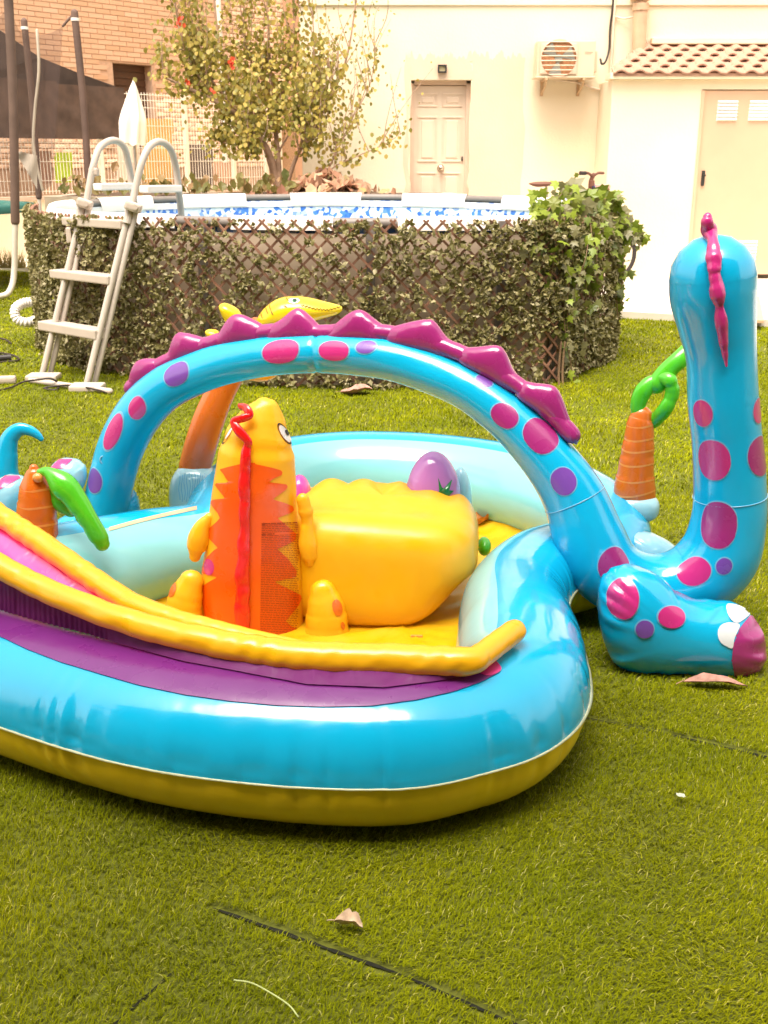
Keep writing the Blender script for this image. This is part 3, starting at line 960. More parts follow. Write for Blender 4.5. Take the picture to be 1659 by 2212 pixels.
# ================================================================== BRICK BUILDING behind the fence
M_BRICK = leafmat('brick_orange', [(.66, .40, .25, 1), (.70, .44, .29, 1), (.62, .37, .22, 1), (.72, .47, .32, 1)], rough=.85, trans=0.0)
M_MORT = plain('brick_mortar', (.58, .37, .25, 1), rough=.95, var=.1, scale=20)
M_SHUT = plain('roller_shutter_brown', (.10, .045, .022, 1), rough=.6)
bd = np.array([.64, .768, 0]); bn = np.array([.768, -.64, 0])        # along the wall, and out of it
b0 = np.array([-7.6, 14.4, 0.])
BL, BH = 11.5, 6.0
brick_b = thing('brick_building', 'orange brick building with a dark shuttered window behind the white fence', 'building', tuple(b0))
def bw(s, z, o=0.0): return b0 + bd * s + np.array([0, 0, z]) + bn * o
def brick_hit(x, y):
    d = ray(x, y); e = np.array([0, 0, EYE])
    t = ((b0 - e) @ bn) / (d @ bn)
    q = e + d * t - b0
    return q @ bd, q[2]
ws0, wz1 = brick_hit(243, 135); ws1, wz0_ = brick_hit(328, 150); wz0 = wz1 - 1.3
def wallbox(mb, s0, s1, z0, z1, o0, o1):
    v = [bw(s0, z0, o0), bw(s1, z0, o0), bw(s1, z1, o0), bw(s0, z1, o0), bw(s0, z0, o1), bw(s1, z0, o1), bw(s1, z1, o1), bw(s0, z1, o1)]
    return mb.add(v, [(0, 1, 2, 3), (7, 6, 5, 4), (0, 4, 5, 1), (1, 5, 6, 2), (2, 6, 7, 3), (3, 7, 4, 0)])
mb = MB()
wallbox(mb, -3, ws0, 0, BH, 0, -.3); wallbox(mb, ws1, BL, 0, BH, 0, -.3); wallbox(mb, ws0, ws1, 0, wz0, 0, -.3); wallbox(mb, ws0, ws1, wz1, BH, 0, -.3)
wallbox(mb, -3, BL, BH, BH + .15, .05, -4)
mb.build('wall', M_MORT, brick_b)
win = wallbox(MB(), ws0, ws1, wz0, wz1, -.20, -.24).build('window_shutter', M_SHUT, brick_b)
for k in range(12):
    z = wz0 + (wz1 - wz0) * (k + .5) / 12
    wallbox(MB(), ws0, ws1, z - .045, z + .045, -.185, -.20).build('shutter_slat', M_SHUT, win)
wallbox(MB(), ws0 - .05, ws1 + .05, wz0 - .06, wz0, .04, -.1).build('window_sill', M_MORT, brick_b)
bl, bh_, gap = .26, .062, .012
bv = [(-bl / 2, 0, 0), (bl / 2, 0, 0), (bl / 2, .012, 0), (-bl / 2, .012, 0), (-bl / 2, 0, bh_), (bl / 2, 0, bh_), (bl / 2, .012, bh_), (-bl / 2, .012, bh_)]
brick_me = make_mesh('brick', [(x, -y_, z) for x, y_, z in bv], [(3, 2, 6, 7), (0, 3, 7, 4), (1, 5, 6, 2), (4, 7, 6, 5), (0, 1, 2, 3)], M_BRICK, smooth=False)
rz_b = math.atan2(bd[1], bd[0])
cells = []
z = .02; row = 0
while z < BH - .08:
    s = -.3 + (row % 2) * (bl + gap) / 2
    while s < BL - .2:
        if not (s + bl / 2 > ws0 and s - bl / 2 < ws1 and z + bh_ > wz0 - .06 and z < wz1):
            cells.append((s, z))
        s += bl + gap
    z += bh_ + gap; row += 1
def seen(c):
    p = bw(c[0], c[1]); d = depth(p); vx = p[0] / d * FPX + 829.5
    vz = ((EYE - p[2]) * CO - p[1] * SI) / d * FPX + 1106
    return -20 < vx < 640 and -20 < vz < 215
vis = sorted([c for c in cells if seen(c)], key=lambda c: depth(bw(*c)))
chosen = set(vis[:300])
for c in vis[:300]:
    inst('brick', brick_me, tuple(bw(c[0], c[1])), (0, 0, rz_b), (1, 1, 1), brick_b)
rest = [c for c in cells if c not in chosen and c[1] > 1.2]
tv = np.array([(x, -y_, zz) for x, y_, zz in bv])
R2 = np.array([[math.cos(rz_b), -math.sin(rz_b), 0], [math.sin(rz_b), math.cos(rz_b), 0], [0, 0, 1]])
tvw = tv @ R2.T
VV = (np.array([bw(*c) for c in rest])[:, None, :] + tvw[None]).reshape(-1, 3)
ff = np.array([(3, 2, 6, 7), (0, 3, 7, 4), (1, 5, 6, 2), (4, 7, 6, 5)])
FF = (ff[None] + (np.arange(len(rest)) * 8)[:, None, None]).reshape(-1, 4)
br_rest = mk('brickwork', VV, FF, M_BRICK, brick_b, smooth=False); br_rest['kind'] = 'stuff'
set_rnd(br_rest, np.repeat(RNG.random(len(rest)), 4))
# concrete band and pale downpipe at the far end
s_, z_ = brick_hit(640, 60)
wallbox(MB(), s_ - .35, s_ + .02, 1.0, BH, .06, 0.013).build('corner_pilaster', plain('pilaster_salmon', (.66, .36, .22, 1), rough=.8), brick_b)
s_, z_ = brick_hit(467, 60)
MB().cyl(bw(s_, 1.2, .08), bw(s_, BH, .08), .05, seg=10).build('downpipe', plain('downpipe_white', (.8, .76, .68, 1), rough=.4), brick_b)

# ================================================================== WHITE WIRE FENCE on a low wall
M_FEN = plain('fence_white', (.82, .74, .62, 1), rough=.4, var=.04)
f0 = np.array([-5.75, 14.1, 0.]); fd = np.array([.64, .768, 0]); fn_ = np.array([.768, -.64, 0])
FL = 6.3
FZ0, FZ1 = .86, 2.27
lw = thing('low_wall', 'low cream garden wall under the white wire fence', 'wall', tuple(f0))
mb = MB(); L0 = 3.0
v = [f0 - fd * L0 + fn_ * .1, f0 + fd * FL + fn_ * .1, f0 + fd * FL - fn_ * .1, f0 - fd * L0 - fn_ * .1]
mb.add([(q[0], q[1], 0) for q in v] + [(q[0], q[1], FZ0 - .05) for q in v], [(3, 2, 1, 0), (4, 5, 6, 7), (0, 1, 5, 4), (1, 2, 6, 5), (2, 3, 7, 6), (3, 0, 4, 7)])
mb.build('wall_body', MATS['cream_render'], lw)
v = [f0 - fd * L0 + fn_ * .13, f0 + fd * FL + fn_ * .13, f0 + fd * FL - fn_ * .13, f0 - fd * L0 - fn_ * .13]
MB().add([(q[0], q[1], FZ0 - .05) for q in v] + [(q[0], q[1], FZ0) for q in v], [(3, 2, 1, 0), (4, 5, 6, 7), (0, 1, 5, 4), (1, 2, 6, 5), (2, 3, 7, 6), (3, 0, 4, 7)]).build('coping', plain('coping_stone', (.55, .40, .30, 1), rough=.8), lw)
fence = thing('wire_fence', 'white welded wire fence on the low wall behind the trampoline', 'fence', tuple(f0 + np.array([0, 0, FZ0])))
def fp(s, z, o=0.): return f0 + fd * s + np.array([0, 0, z]) + fn_ * o
def fence_hit(x, y):
    d = ray(x, y); e = np.array([0, 0, EYE]); t = ((f0 - e) @ fn_) / (d @ fn_); q = e + d * t - f0
    return q @ fd, q[2]
posts = [-2.2, fence_hit(45, 300)[0] - .9, fence_hit(215, 300)[0], fence_hit(402, 300)[0], fence_hit(505, 340)[0], fence_hit(575, 340)[0], FL - .05]
for s in posts[1:]:
    MB().box(fp(s, (FZ0 + FZ1) / 2 + .02), (.055, .055, FZ1 - FZ0 + .04), rz=math.atan2(fd[1], fd[0])).build('post', M_FEN, fence)
for a_, b_ in zip(posts[:-1], posts[1:]):
    pn = MB()
    k = max(2, int((b_ - a_) / .052))
    for i in range(1, k):
        s = a_ + (b_ - a_) * i / k
        p0_, p1_ = fp(s, FZ0 + .02), fp(s, FZ1)
        pn.add([p0_ - fd * .0042 - fn_ * .003, p0_ + fd * .0042 - fn_ * .003, p0_ + fn_ * .005, p1_ - fd * .0042 - fn_ * .003, p1_ + fd * .0042 - fn_ * .003, p1_ + fn_ * .005], [(0, 1, 4, 3), (1, 2, 5, 4), (2, 0, 3, 5)])
    for zz in (FZ0 + .06, FZ0 + .20, FZ0 + .45, FZ0 + .64, FZ0 + .70, FZ0 + .95, FZ0 + 1.20, FZ0 + 1.30, FZ1 - .03):
        bow = .025 if abs(zz - FZ0 - .67) < .05 or abs(zz - FZ0 - 1.25) < .06 or zz < FZ0 + .1 else .006
        pn.cyl(fp(a_ + .027, zz, bow), fp(b_ - .027, zz, bow), .0045, seg=5)
    pn.build('wire_panel', M_FEN, fence)

def hang_sheet(name, label, cat, outline, off, mat, wav=.03, thick=.006, grid=26):
    """cloth hung on the fence: outline in photo pixels, wavy, with thickness"""
    P = np.array([fence_hit(x, y) for x, y in outline])
    root_p = fp(P[:, 0].mean(), P[:, 1].min(), off)
    t = thing(name, label, cat, tuple(root_p))
    lo, hi = P.min(0), P.max(0)
    S_, Z_ = np.meshgrid(np.linspace(lo[0], hi[0], grid * 2), np.linspace(lo[1], hi[1], grid))
    In = inside(P, S_, Z_)
    W = wav * (vnoise(S_ * 7 + Z_ * 2, 3) - .5) + wav * .5 * (vnoise(Z_ * 6 + S_ * 3, 6) - .5)
    V = []; F_ = []
    for side in (0, 1):
        for i in range(grid):
            for j in range(grid * 2):
                V.append(fp(S_[i, j], Z_[i, j], off + W[i, j] - side * thick))
    G = grid * 2; n0 = grid * G
    for i in range(grid - 1):
        for j in range(G - 1):
            if In[i, j] and In[i + 1, j] and In[i, j + 1] and In[i + 1, j + 1]:
                F_.append((i * G + j, i * G + j + 1, (i + 1) * G + j + 1, (i + 1) * G + j))
                F_.append((n0 + (i + 1) * G + j, n0 + (i + 1) * G + j + 1, n0 + i * G + j + 1, n0 + i * G + j))
    mk('cloth', V, F_, mat, t)
    return t
M_SHADE = plain('shade_cloth_brown', (.085, .052, .038, 1), rough=.9, var=.35, scale=5)
hang_sheet('shade_cloth', 'dark brown shade cloth hung over the top of the wire fence', 'cloth', [(-60, 160), (100, 175), (262, 188), (268, 215), (262, 260), (268, 296), (255, 306), (180, 303), (60, 302), (-60, 302)], .075, M_SHADE, wav=.03)
M_SAIL = plain('shade_sail_charcoal', (.07, .050, .042, 1), rough=.9, var=.2)
# sail beyond the fence
ss = thing('shade_sail', 'dark triangular shade sail sloping down beyond the wire fence', 'shade sail', tuple(at(60, 170, Y=16.2)))
s3 = [at(-140, 10, Y=15.2), at(0, 66, Y=15.6), at(85, 124, Y=15.9), at(170, 158, Y=16.3), at(248, 186, Y=16.7), at(248, 190, Y=16.7), at(100, 200, Y=16.0), at(-140, 200, Y=15.2)]
v = [tuple(q) for q in s3] + [tuple(q + np.array([.008, .01, 0])) for q in s3]
k = len(s3)
mk('sail_cloth', v, [tuple(range(k)), tuple(range(2 * k - 1, k - 1, -1))] + [(i, k + i, k + (i + 1) % k, (i + 1) % k) for i in range(k)], M_SAIL, ss, smooth=False)
def side_of(name, label, cat, x0, x1, y0, y1, o, mat, w=.02):
    return hang_sheet(name, label, cat, [(x0, y0), (x1, y0), (x1, y1), (x0, y1)], o, mat, wav=w, grid=12)
side_of('towel', 'lime green towel hanging behind the wire fence below the dark cloth', 'towel', 141, 181, 322, 402, -.25, plain('towel_lime', (.45, .62, .05, 1), rough=.9), .03)
side_of('curtain', 'amber curtain showing behind the white wire fence', 'curtain', 352, 420, 240, 412, -.5, plain('curtain_amber', (.66, .38, .12, 1), rough=.9), .05)
side_of('sheet', 'white sheet hanging behind the fence left of the amber curtain', 'sheet', 300, 350, 235, 412, -.55, plain('sheet_white', (.78, .68, .58, 1), rough=.9), .05)
side_of('dark_panel', 'dark doorway panel beyond the fence under the tree', 'panel', 462, 515, 300, 412, -.6, plain('panel_dark', (.14, .10, .08, 1), rough=.8), .0)
side_of('panel_board', 'salmon board standing beyond the fence under the tree', 'panel', 516, 560, 345, 412, -.62, plain('panel_salmon', (.60, .36, .24, 1), rough=.8), .0)
side_of('blanket', 'brown blanket hanging beyond the fence beside the lime towel', 'blanket', 98, 140, 318, 405, -.30, plain('blanket_brown', (.36, .20, .13, 1), rough=.95), .05)
side_of('reed_screen', 'brown reed screen on the fence beside the cream house corner', 'screen', 600, 646, 262, 412, -.07, plain('reeds', (.48, .30, .19, 1), rough=.9, var=.3, scale=60), .01)

# ---- closed parasol
M_PARA = plain('parasol_white', (.84, .78, .68, 1), rough=.8, var=.05)
pp = at(290, 300, Y=15.1)
par = thing('parasol', 'closed white parasol standing beside the dark shade cloth', 'parasol', (pp[0], 15.1, 0))
pt, pb = at(288, 178, Y=15.1), at(286, 312, Y=15.1)
Vp = []; Fp = []; nr, ns = 14, 40
for i in range(nr + 1):
    t = i / nr; z = pt[2] + (pb[2] - pt[2]) * t
    rad = px(3, pt) + (px(25, pt) - px(3, pt)) * min(1, (t / .62)) ** .8 * (1 - .12 * max(0, t - .62))
    for j in range(ns):
        a_ = 2 * math.pi * j / ns
        rr = rad * (1 + .22 * math.sin(6 * a_ + 1.5 * t) * min(1, t * 2.2))
        Vp.append((pt[0] + (pb[0] - pt[0]) * t + rr * math.cos(a_), 15.1 + rr * math.sin(a_), z + .02 * math.sin(6 * a_) * (t > .9)))
for i in range(nr):
    for j in range(ns): Fp.append((i * ns + j, (i + 1) * ns + j, (i + 1) * ns + (j + 1) % ns, i * ns + (j + 1) % ns))
mk('canopy', Vp, Fp, M_PARA, par)
MB().cyl((pp[0], 15.1, 0), (pp[0], 15.1, pb[2] + .1), .025).build('pole', M_METAL, par)
MB().cyl((pt[0], 15.1, pt[2] - .02), (pt[0], 15.1, pt[2] + .03), .022, r1=.006).build('finial', M_PARA, par)
MB().cyl((pp[0], 15.1, 0), (pp[0], 15.1, .08), .25, seg=20).build('base', M_PAVE, par)

# ================================================================== HOUSE BEHIND THE VIEWER (seen mirrored in the glossy vinyl)
M_BACKW = plain('far_house_render', (.13, .09, .06, 1), rough=.9, var=.1, scale=2)
hb = thing('house_opposite', 'brown rendered house wall behind the viewer mirrored in the glossy vinyl', 'house', (0, BACK_Y - .2, 0))
MB().box((0, BACK_Y - 2.0, BACK_H / 2), (16, 4.0, BACK_H)).build('wall', M_BACKW, hb)
MB().box((0, BACK_Y + .93, 2.85), (9.0, 1.85, .16)).build('added_shade_slab', M_BACKW, hb)  # unseen overhang added to darken the turf nearest the viewer
MB().box((0, BACK_Y - 1.9, BACK_H + .1), (16.6, 4.6, .2)).build('roof_slab', M_BACKW, hb)
for k in (-4.5, 0.5, 4.8):
    w = MB().box((k, BACK_Y + .01, 1.5), (1.4, .03, 1.5)).build('window', M_DARK, hb)
    MB().box((k, BACK_Y + .03, .70), (1.6, .1, .06)).build('sill', M_PAVE, w)

# ================================================================== ABOVE-GROUND POOL
PP = catmull(np.array(POOL_PATH), 240, closed=True)
PCEN = PP.mean(0)
PSEG = np.linalg.norm(np.roll(PP, -1, 0) - PP, axis=1); PS = np.concatenate([[0], np.cumsum(PSEG)]); PLEN = PS[-1]
def pool_at(s, off=0.0):
    """point on the screen line round the pool, off metres outwards"""
    s = s % PLEN
    i = int(np.searchsorted(PS, s, side='right') - 1); i = min(i, 239)
    t = (s - PS[i]) / PSEG[i]
    p = PP[i] * (1 - t) + PP[(i + 1) % 240] * t
    d = PP[(i + 1) % 240] - PP[i]; d = d / np.linalg.norm(d)
    nrm = np.array([d[1], -d[0]])
    if nrm @ (p - PCEN) < 0: nrm = -nrm
    return np.array([p[0] + nrm[0] * off, p[1] + nrm[1] * off]), d, nrm
M_PWALL = plain('pool_wall_tan', (.48, .37, .27, 1), rough=.7, var=.12, scale=3)
M_RIM = plain('pool_rim_white', (.82, .76, .70, 1), rough=.45, var=.03)
M_TUBE = plain('pool_frame_grey', (.20, .17, .15, 1), rough=.5)
M_MOS, nt, b = base_mat('pool_liner_mosaic')
tc = N(nt, 'ShaderNodeTexCoord')
vo = N(nt, 'ShaderNodeTexVoronoi'); vo.inputs['Scale'].default_value = 26
nt.links.new(tc.outputs['Object'], vo.inputs['Vector'])
cr = ramp(nt, vo.outputs['Color'], [(0, (.02, .10, .50, 1)), (.35, (.08, .25, .70, 1)), (.5, (.70, .78, .85, 1)), (1, (.85, .87, .88, 1))])
nt.links.new(cr, b.inputs['Base Color']); b.inputs['Roughness'].default_value = .3
pool = thing('frame_pool', 'oval above-ground frame pool with white rim and blue mosaic liner', 'pool', (PCEN[0], PCEN[1], 0))
def ring_sheet(off0, z0, off1, z1, s0=0, s1=None, n=200, closed=True):
    s1 = PLEN if s1 is None else s1
    V = []
    m = n if closed else n + 1
    for i in range(m):
        s = s0 + (s1 - s0) * i / n
        a_, _, _ = pool_at(s, off0); b_, _, _ = pool_at(s, off1)
        V += [(a_[0], a_[1], z0), (b_[0], b_[1], z1)]
    F_ = [(2 * i, 2 * ((i + 1) % m), 2 * ((i + 1) % m) + 1, 2 * i + 1) for i in range(n if closed else n)]
    return V, F_
RIMZ = .985
v, f = ring_sheet(-.10, 0.0, -.10, RIMZ - .06); mk('wall', v, f, M_PWALL, pool)
v, f = ring_sheet(-.158, 0.02, -.155, RIMZ - .03); mk('liner', v, f, M_MOS, pool)
cv = [(q[0], q[1]) for q in [pool_at(PLEN * i / 120, -.17)[0] for i in range(120)]]
M_WATER, nt, b = base_mat('pool_water'); b.inputs['Base Color'].default_value = (.25, .5, .6, 1); b.inputs['Roughness'].default_value = .06; b.inputs['Transmission Weight'].default_value = .5; b.inputs['IOR'].default_value = 1.33
mk('water', [(x, y, .72) for x, y in cv] + [(PCEN[0], PCEN[1], .72)], [(i, (i + 1) % 120, 120) for i in range(120)], M_WATER, pool, smooth=False)
tp = [(q[0], q[1], RIMZ) for q in [pool_at(PLEN * i / 160, -.125)[0] for i in range(160)]]
Vt, Ft, _, _ = tube(tp, .033, 10, closed=True); mk('rim_tube', Vt, Ft, M_TUBE, pool)
# white covers folded over the rim tube between the cut-outs
def s_for_px(x, far):
    best = None
    for i in range(900):
        s = PLEN * i / 900; q, d_, n_ = pool_at(s, -.125)
        if (q[1] > 9.3) != far: continue
        dp = depth((q[0], q[1], RIMZ)); xx = q[0] / dp * FPX + 829.5
        e = abs(xx - x)
        if best is None or e < best[0]: best = (e, s)
    return best[1]
cuts_far = [(158, 210), (325, 385), (530, 625), (780, 870), (1010, 1088), (1240, 1300)]
gaps = []
for (a_, b_) in cuts_far:
    sa, sb = s_for_px(a_, True), s_for_px(b_, True); gaps.append((min(sa, sb), max(sa, sb)))
for (a_, b_) in [(385, 505), (722, 858)]:
    sa, sb = s_for_px(a_, False), s_for_px(b_, False); gaps.append((min(sa, sb), max(sa, sb)))
gaps.sort()
prof = [(-.168, -.082), (-.169, -.04), (-.160, .0), (-.145, .030), (-.125, .038), (-.105, .030), (-.090, .0), (-.086, -.10)]
for i in range(len(gaps)):
    s0 = gaps[i][1]; s1 = gaps[(i + 1) % len(gaps)][0]
    if s1 < s0: s1 += PLEN
    n = max(6, int((s1 - s0) / .06)); V = []
    far_side = pool_at((s0 + s1) / 2)[0][1] > 8.4
    for k in range(n + 1):
        s = s0 + (s1 - s0) * k / n
        for (o, zz) in prof:
            q, _, _ = pool_at(s, o); V.append((q[0], q[1], RIMZ + (max(zz, -.045) if o > -.1 and pool_at(s)[0][1] < 8.3 else zz) + .004))
    w = len(prof)
    F_ = [(k * w + j, (k + 1) * w + j, (k + 1) * w + j + 1, k * w + j + 1) for k in range(n) for j in range(w - 1)]
    mk('rim_cover', V, F_, M_RIM, pool)
# white hem of the liner under the cut-outs, on the inside
v, f = ring_sheet(-.163, RIMZ - .088, -.163, RIMZ - .036); mk('rim_hem', v, f, M_RIM, pool)
for x in (440, 800, 1085, 1190):
    s = s_for_px(x, False); q, d_, n_ = pool_at(s, -.075)
    MB().box((q[0], q[1], .5), (.055, .03, 1.0), rz=math.atan2(d_[1], d_[0])).build('leg', M_TUBE, pool)

# ---- leaf trellis wrapped round the pool
M_SLAT = plain('willow_slat', (.25, .12, .075, 1), rough=.8, var=.35, scale=9)
M_SPRIG = leafmat('trellis_leaf', [(.14, .125, .032, 1), (.24, .21, .07, 1), (.34, .29, .13, 1), (.19, .17, .05, 1), (.50, .43, .26, 1)], rough=.55, trans=.15)
trel = thing('leaf_trellis', 'brown willow trellis covered in dusty artificial leaves round the pool', 'trellis', (-.3, 6.5, 0))
S_L = s_for_px(45, True); 
# visible run: from the back left, round the front, to the back right
sl = min(range(240), key=lambda i: abs(PP[i][0] + 2.74) + abs(PP[i][1] - 9.0)); sr = min(range(240), key=lambda i: abs(PP[i][0] - 1.69) + abs(PP[i][1] - 8.2))
s_beg, s_end = PS[sl], PS[sr]
if s_end < s_beg: s_end += PLEN
TH = 1.0
def slat(s0, dirn, off):
    V = []; n = 9
    for k in range(n + 1):
        z = TH * k / n + .012; s = s0 + dirn * z * 1.0
        if s < s_beg or s > s_end: continue
        q, d_, n_ = pool_at(s, off)
        w = np.array([d_[0], d_[1], -dirn]) / math.sqrt(2) * .0075
        c = np.array([q[0], q[1], z]); o = np.array([n_[0], n_[1], 0]) * .004
        V += [c - w - o, c + w - o, c + w + o, c - w + o]
    m = len(V) // 4
    if m < 2: return
    F_ = []
    for k in range(m - 1):
        for j in range(4): F_.append((k * 4 + j, k * 4 + (j + 1) % 4, (k + 1) * 4 + (j + 1) % 4, (k + 1) * 4 + j))
    F_ += [(0, 1, 2, 3), tuple(range(m * 4 - 1, m * 4 - 5, -1))]
    mk('slat', V, F_, M_SLAT, trel, smooth=False)
s = s_beg - 1.0
while s < s_end + 1.0:
    slat(s, 1, .004); slat(s + .03, -1, .014); s += .098
# leaf sprigs
def sprig_mesh(seed):
    r = np.random.default_rng(seed); V = []; F_ = []
    for k in range(7):
        a_ = r.uniform(0, 2 * math.pi); el = r.uniform(-.2, 1.1); L = r.uniform(.026, .046)
        d_ = np.array([math.cos(a_) * math.cos(el), math.sin(a_) * math.cos(el), math.sin(el)])
        sd_ = np.cross(d_, r.normal(size=3)); sd_ /= np.linalg.norm(sd_); up_ = np.cross(sd_, d_)
        o = r.normal(size=3) * .008; w = L * .36
        n = len(V)
        V += [o, o + d_ * L * .4 + sd_ * w + up_ * .004, o + d_ * L * .45 - up_ * .003, o + d_ * L * .4 - sd_ * w + up_ * .004, o + d_ * L]
        F_ += [(n, n + 1, n + 2), (n, n + 2, n + 3), (n + 1, n + 4, n + 2), (n + 2, n + 4, n + 3)]
    me = make_mesh('leaf_sprig', V, F_, M_SPRIG, smooth=False)
    at_ = me.attributes.new('rnd', 'FLOAT', 'FACE'); at_.data.foreach_set('value', np.repeat(r.random(7), 4).astype(np.float32))
    return me, np.array(V), np.array(F_), np.repeat(r.random(7), 4)
SPR = [sprig_mesh(i) for i in range(8)]
spots_ = []
rr = np.random.default_rng(12)
while len(spots_) < 6200:
    s = rr.uniform(s_beg, s_end); z = rr.uniform(.0, 1.0) * TH + .0
    q, d_, n_ = pool_at(s, .03)
    dp = depth((q[0], q[1], z)); xx = q[0] / dp * FPX + 829.5
    dense = 1.0 if (xx < 330 or xx > 1085) else (.95 - .45 * min(1, (xx - 330) / 120) if xx < 700 else .50 + .45 * max(0, (xx - 800) / 285))
    cl = vnoise(s * 6.5, 2) * vnoise(z * 7 + s * 3, 9) * 2.0
    if z < .12: dense = min(1, dense + .25)
    if 1165 < xx < 1215 and z < .5 and cl < .6: continue
    if rr.random() < dense * min(1, .35 + cl): spots_.append((s, z, dp))
spots_.sort(key=lambda q: q[2])
pick = set(rr.choice(len(spots_), 300, replace=False).tolist())
VV = []; FF = []; RR = []; nv = 0
for i, (s, z, dp) in enumerate(spots_):
    q, d_, n_ = pool_at(s, rr.uniform(.015, .055)); th_ = math.atan2(n_[1], n_[0]); sc = rr.uniform(.6, 1.1)
    rx = rr.uniform(-.6, .6); 
    M = Matrix.Translation((q[0], q[1], z)) @ Matrix.Rotation(th_, 4, 'Z') @ Matrix.Rotation(rx, 4, 'X') @ Matrix.Rotation(math.radians(65), 4, 'Y') @ Matrix.Rotation(rr.uniform(0, 6.28), 4, 'Z') @ Matrix.Scale(sc, 4)
    me, v_, f_, r_ = SPR[rr.integers(8)]
    if i in pick:
        o = bpy.data.objects.new('leaf_sprig', me); o.matrix_world = M; link(o, trel)
    else:
        M3 = np.array(M); VV.append(v_ @ M3[:3, :3].T + M3[:3, 3]); FF.append(f_ + nv); RR.append((r_ + rr.random()) % 1); nv += len(v_)
lv = mk('leaf_cover', np.vstack(VV), np.vstack(FF), M_SPRIG, trel, smooth=False); lv['kind'] = 'stuff'; set_rnd(lv, np.concatenate(RR))

# ---- ivy spilling over the right end
M_IVY = leafmat('ivy_leaf', [(.08, .095, .014, 1), (.16, .22, .02, 1), (.32, .40, .04, 1), (.18, .16, .06, 1), (.24, .22, .10, 1)], rough=.4, trans=.3)
M_STEM = plain('ivy_stem', (.20, .12, .06, 1), rough=.8)
iv_t = [(0, -.55, 0), (.16, -.42, .02), (.5, -.38, -.04), (.3, -.12, .03), (.48, .12, -.04), (.2, .14, .03), (0, .58, -.06), (-.2, .14, .03), (-.48, .12, -.04), (-.3, -.12, .03), (-.5, -.38, -.04), (-.16, -.42, .02), (0, -.1, .06)]
iv_f = [(i, (i + 1) % 12, 12) for i in range(12)]
ivy_me = make_mesh('leaf', iv_t, iv_f, M_IVY, smooth=False)
ivy = thing('ivy_plant', 'green trailing ivy hanging over the right end of the leafy trellis', 'ivy', (1.15, 6.6, 0))
r = np.random.default_rng(4)
strands = []
# (start px, end px, depth start, depth end, number)
for (x0, y0, x1, y1, Y0, Y1) in [(1180, 438, 1165, 600, 6.75, 6.66), (1200, 434, 1185, 660, 6.75, 6.62), (1230, 420, 1225, 720, 6.85, 6.68), (1250, 430, 1215, 790, 6.9, 6.72), (1270, 430, 1262, 760, 7.0, 6.85),
                                   (1290, 440, 1235, 640, 7.2, 6.75), (1300, 445, 1325, 560, 7.4, 7.3), (1320, 450, 1360, 545, 7.5, 7.5), (1330, 470, 1340, 640, 7.5, 7.45), (1345, 490, 1335, 690, 7.5, 7.45), (1230, 400, 1150, 530, 6.9, 6.62),
                                   (1290, 430, 1290, 640, 7.2, 6.95), (1305, 450, 1300, 600, 7.3, 7.15), (1180, 440, 1140, 570, 6.75, 6.6), (1210, 430, 1245, 850, 6.9, 6.7), (1345, 480, 1385, 520, 7.5, 7.6), (1260, 420, 1205, 560, 6.95, 6.7), (1275, 430, 1270, 600, 7.1, 6.86)]:
    pts_ = [at(x0, y0, Y=Y0 + .12), at(x0 + (x1 - x0) * .3 + r.normal() * 6, y0 + (y1 - y0) * .25, Y=Y0 * .6 + Y1 * .4 - .05), at(x0 + (x1 - x0) * .7 + r.normal() * 8, y0 + (y1 - y0) * .6, Y=Y1 - .03), at(x1, y1, Y=Y1)]
    strands.append(catmull(np.array(pts_), 26))
for st in strands:
    MB().tube(st, .0035, 5).build('stem', M_STEM, ivy, smooth=True)
leaf_specs = []
for st in strands:
    for p in st[1:]:
        for _ in range(1 if r.random() < .75 else 2):
            leaf_specs.append((p + r.normal(size=3) * np.array([.03, .03, .03]), r.uniform(.035, .085)))
for (x, y, Y, sc) in [(1240, 412, 7.0, .17), (1302, 415, 7.2, .10), (1150, 425, 6.85, .09), (1220, 440, 6.8, .13), (1180, 470, 6.7, .13), (1300, 470, 7.2, .12), (1265, 450, 6.95, .14), (1330, 465, 7.4, .12), (1205, 480, 6.7, .12)]:
    leaf_specs.append((at(x, y, Y=Y), sc))
for k in range(105):      # the mass on the rim
    x = r.uniform(1150, 1345); y = (440 if x < 1225 else 420) + r.uniform(0, 85) + max(0, (1240 - x) * .1)
    leaf_specs.append((at(x, y, Y=6.72 + max(0, (x - 1210)) / 140 * .75 + r.uniform(-.03, .15)), r.uniform(.06, .13)))
leaf_specs = sorted(leaf_specs, key=lambda q: -q[1])
def leaf_matrix(p, sc, r, face=(0, -1, .35)):
    d_ = np.array(face) + r.normal(size=3) * .55; d_ /= np.linalg.norm(d_)
    dn = np.array([r.normal() * .4, -.1, -1.0]); dn -= d_ * (dn @ d_); dn /= np.linalg.norm(dn)
    x_ = np.cross(dn, d_)
    return Matrix(((x_[0] * sc, dn[0] * sc, d_[0] * sc, p[0]), (x_[1] * sc, dn[1] * sc, d_[1] * sc, p[1]), (x_[2] * sc, dn[2] * sc, d_[2] * sc, p[2]), (0, 0, 0, 1)))
VV = []; FF = []; nv = 0; RR = []
for i, (p, sc) in enumerate(leaf_specs):
    M = leaf_matrix(p, sc, r)
    if i < 300:
        o = bpy.data.objects.new('leaf', ivy_me); o.matrix_world = M; link(o, ivy)
    else:
        M3 = np.array(M); VV.append(np.array(iv_t) @ M3[:3, :3].T + M3[:3, 3]); FF.append(np.array(iv_f) + nv); nv += len(iv_t); RR += [r.random()] * len(iv_f)
o = mk('leaf_mass', np.vstack(VV), np.vstack(FF), M_IVY, ivy, smooth=False); o['kind'] = 'stuff'; set_rnd(o, RR)
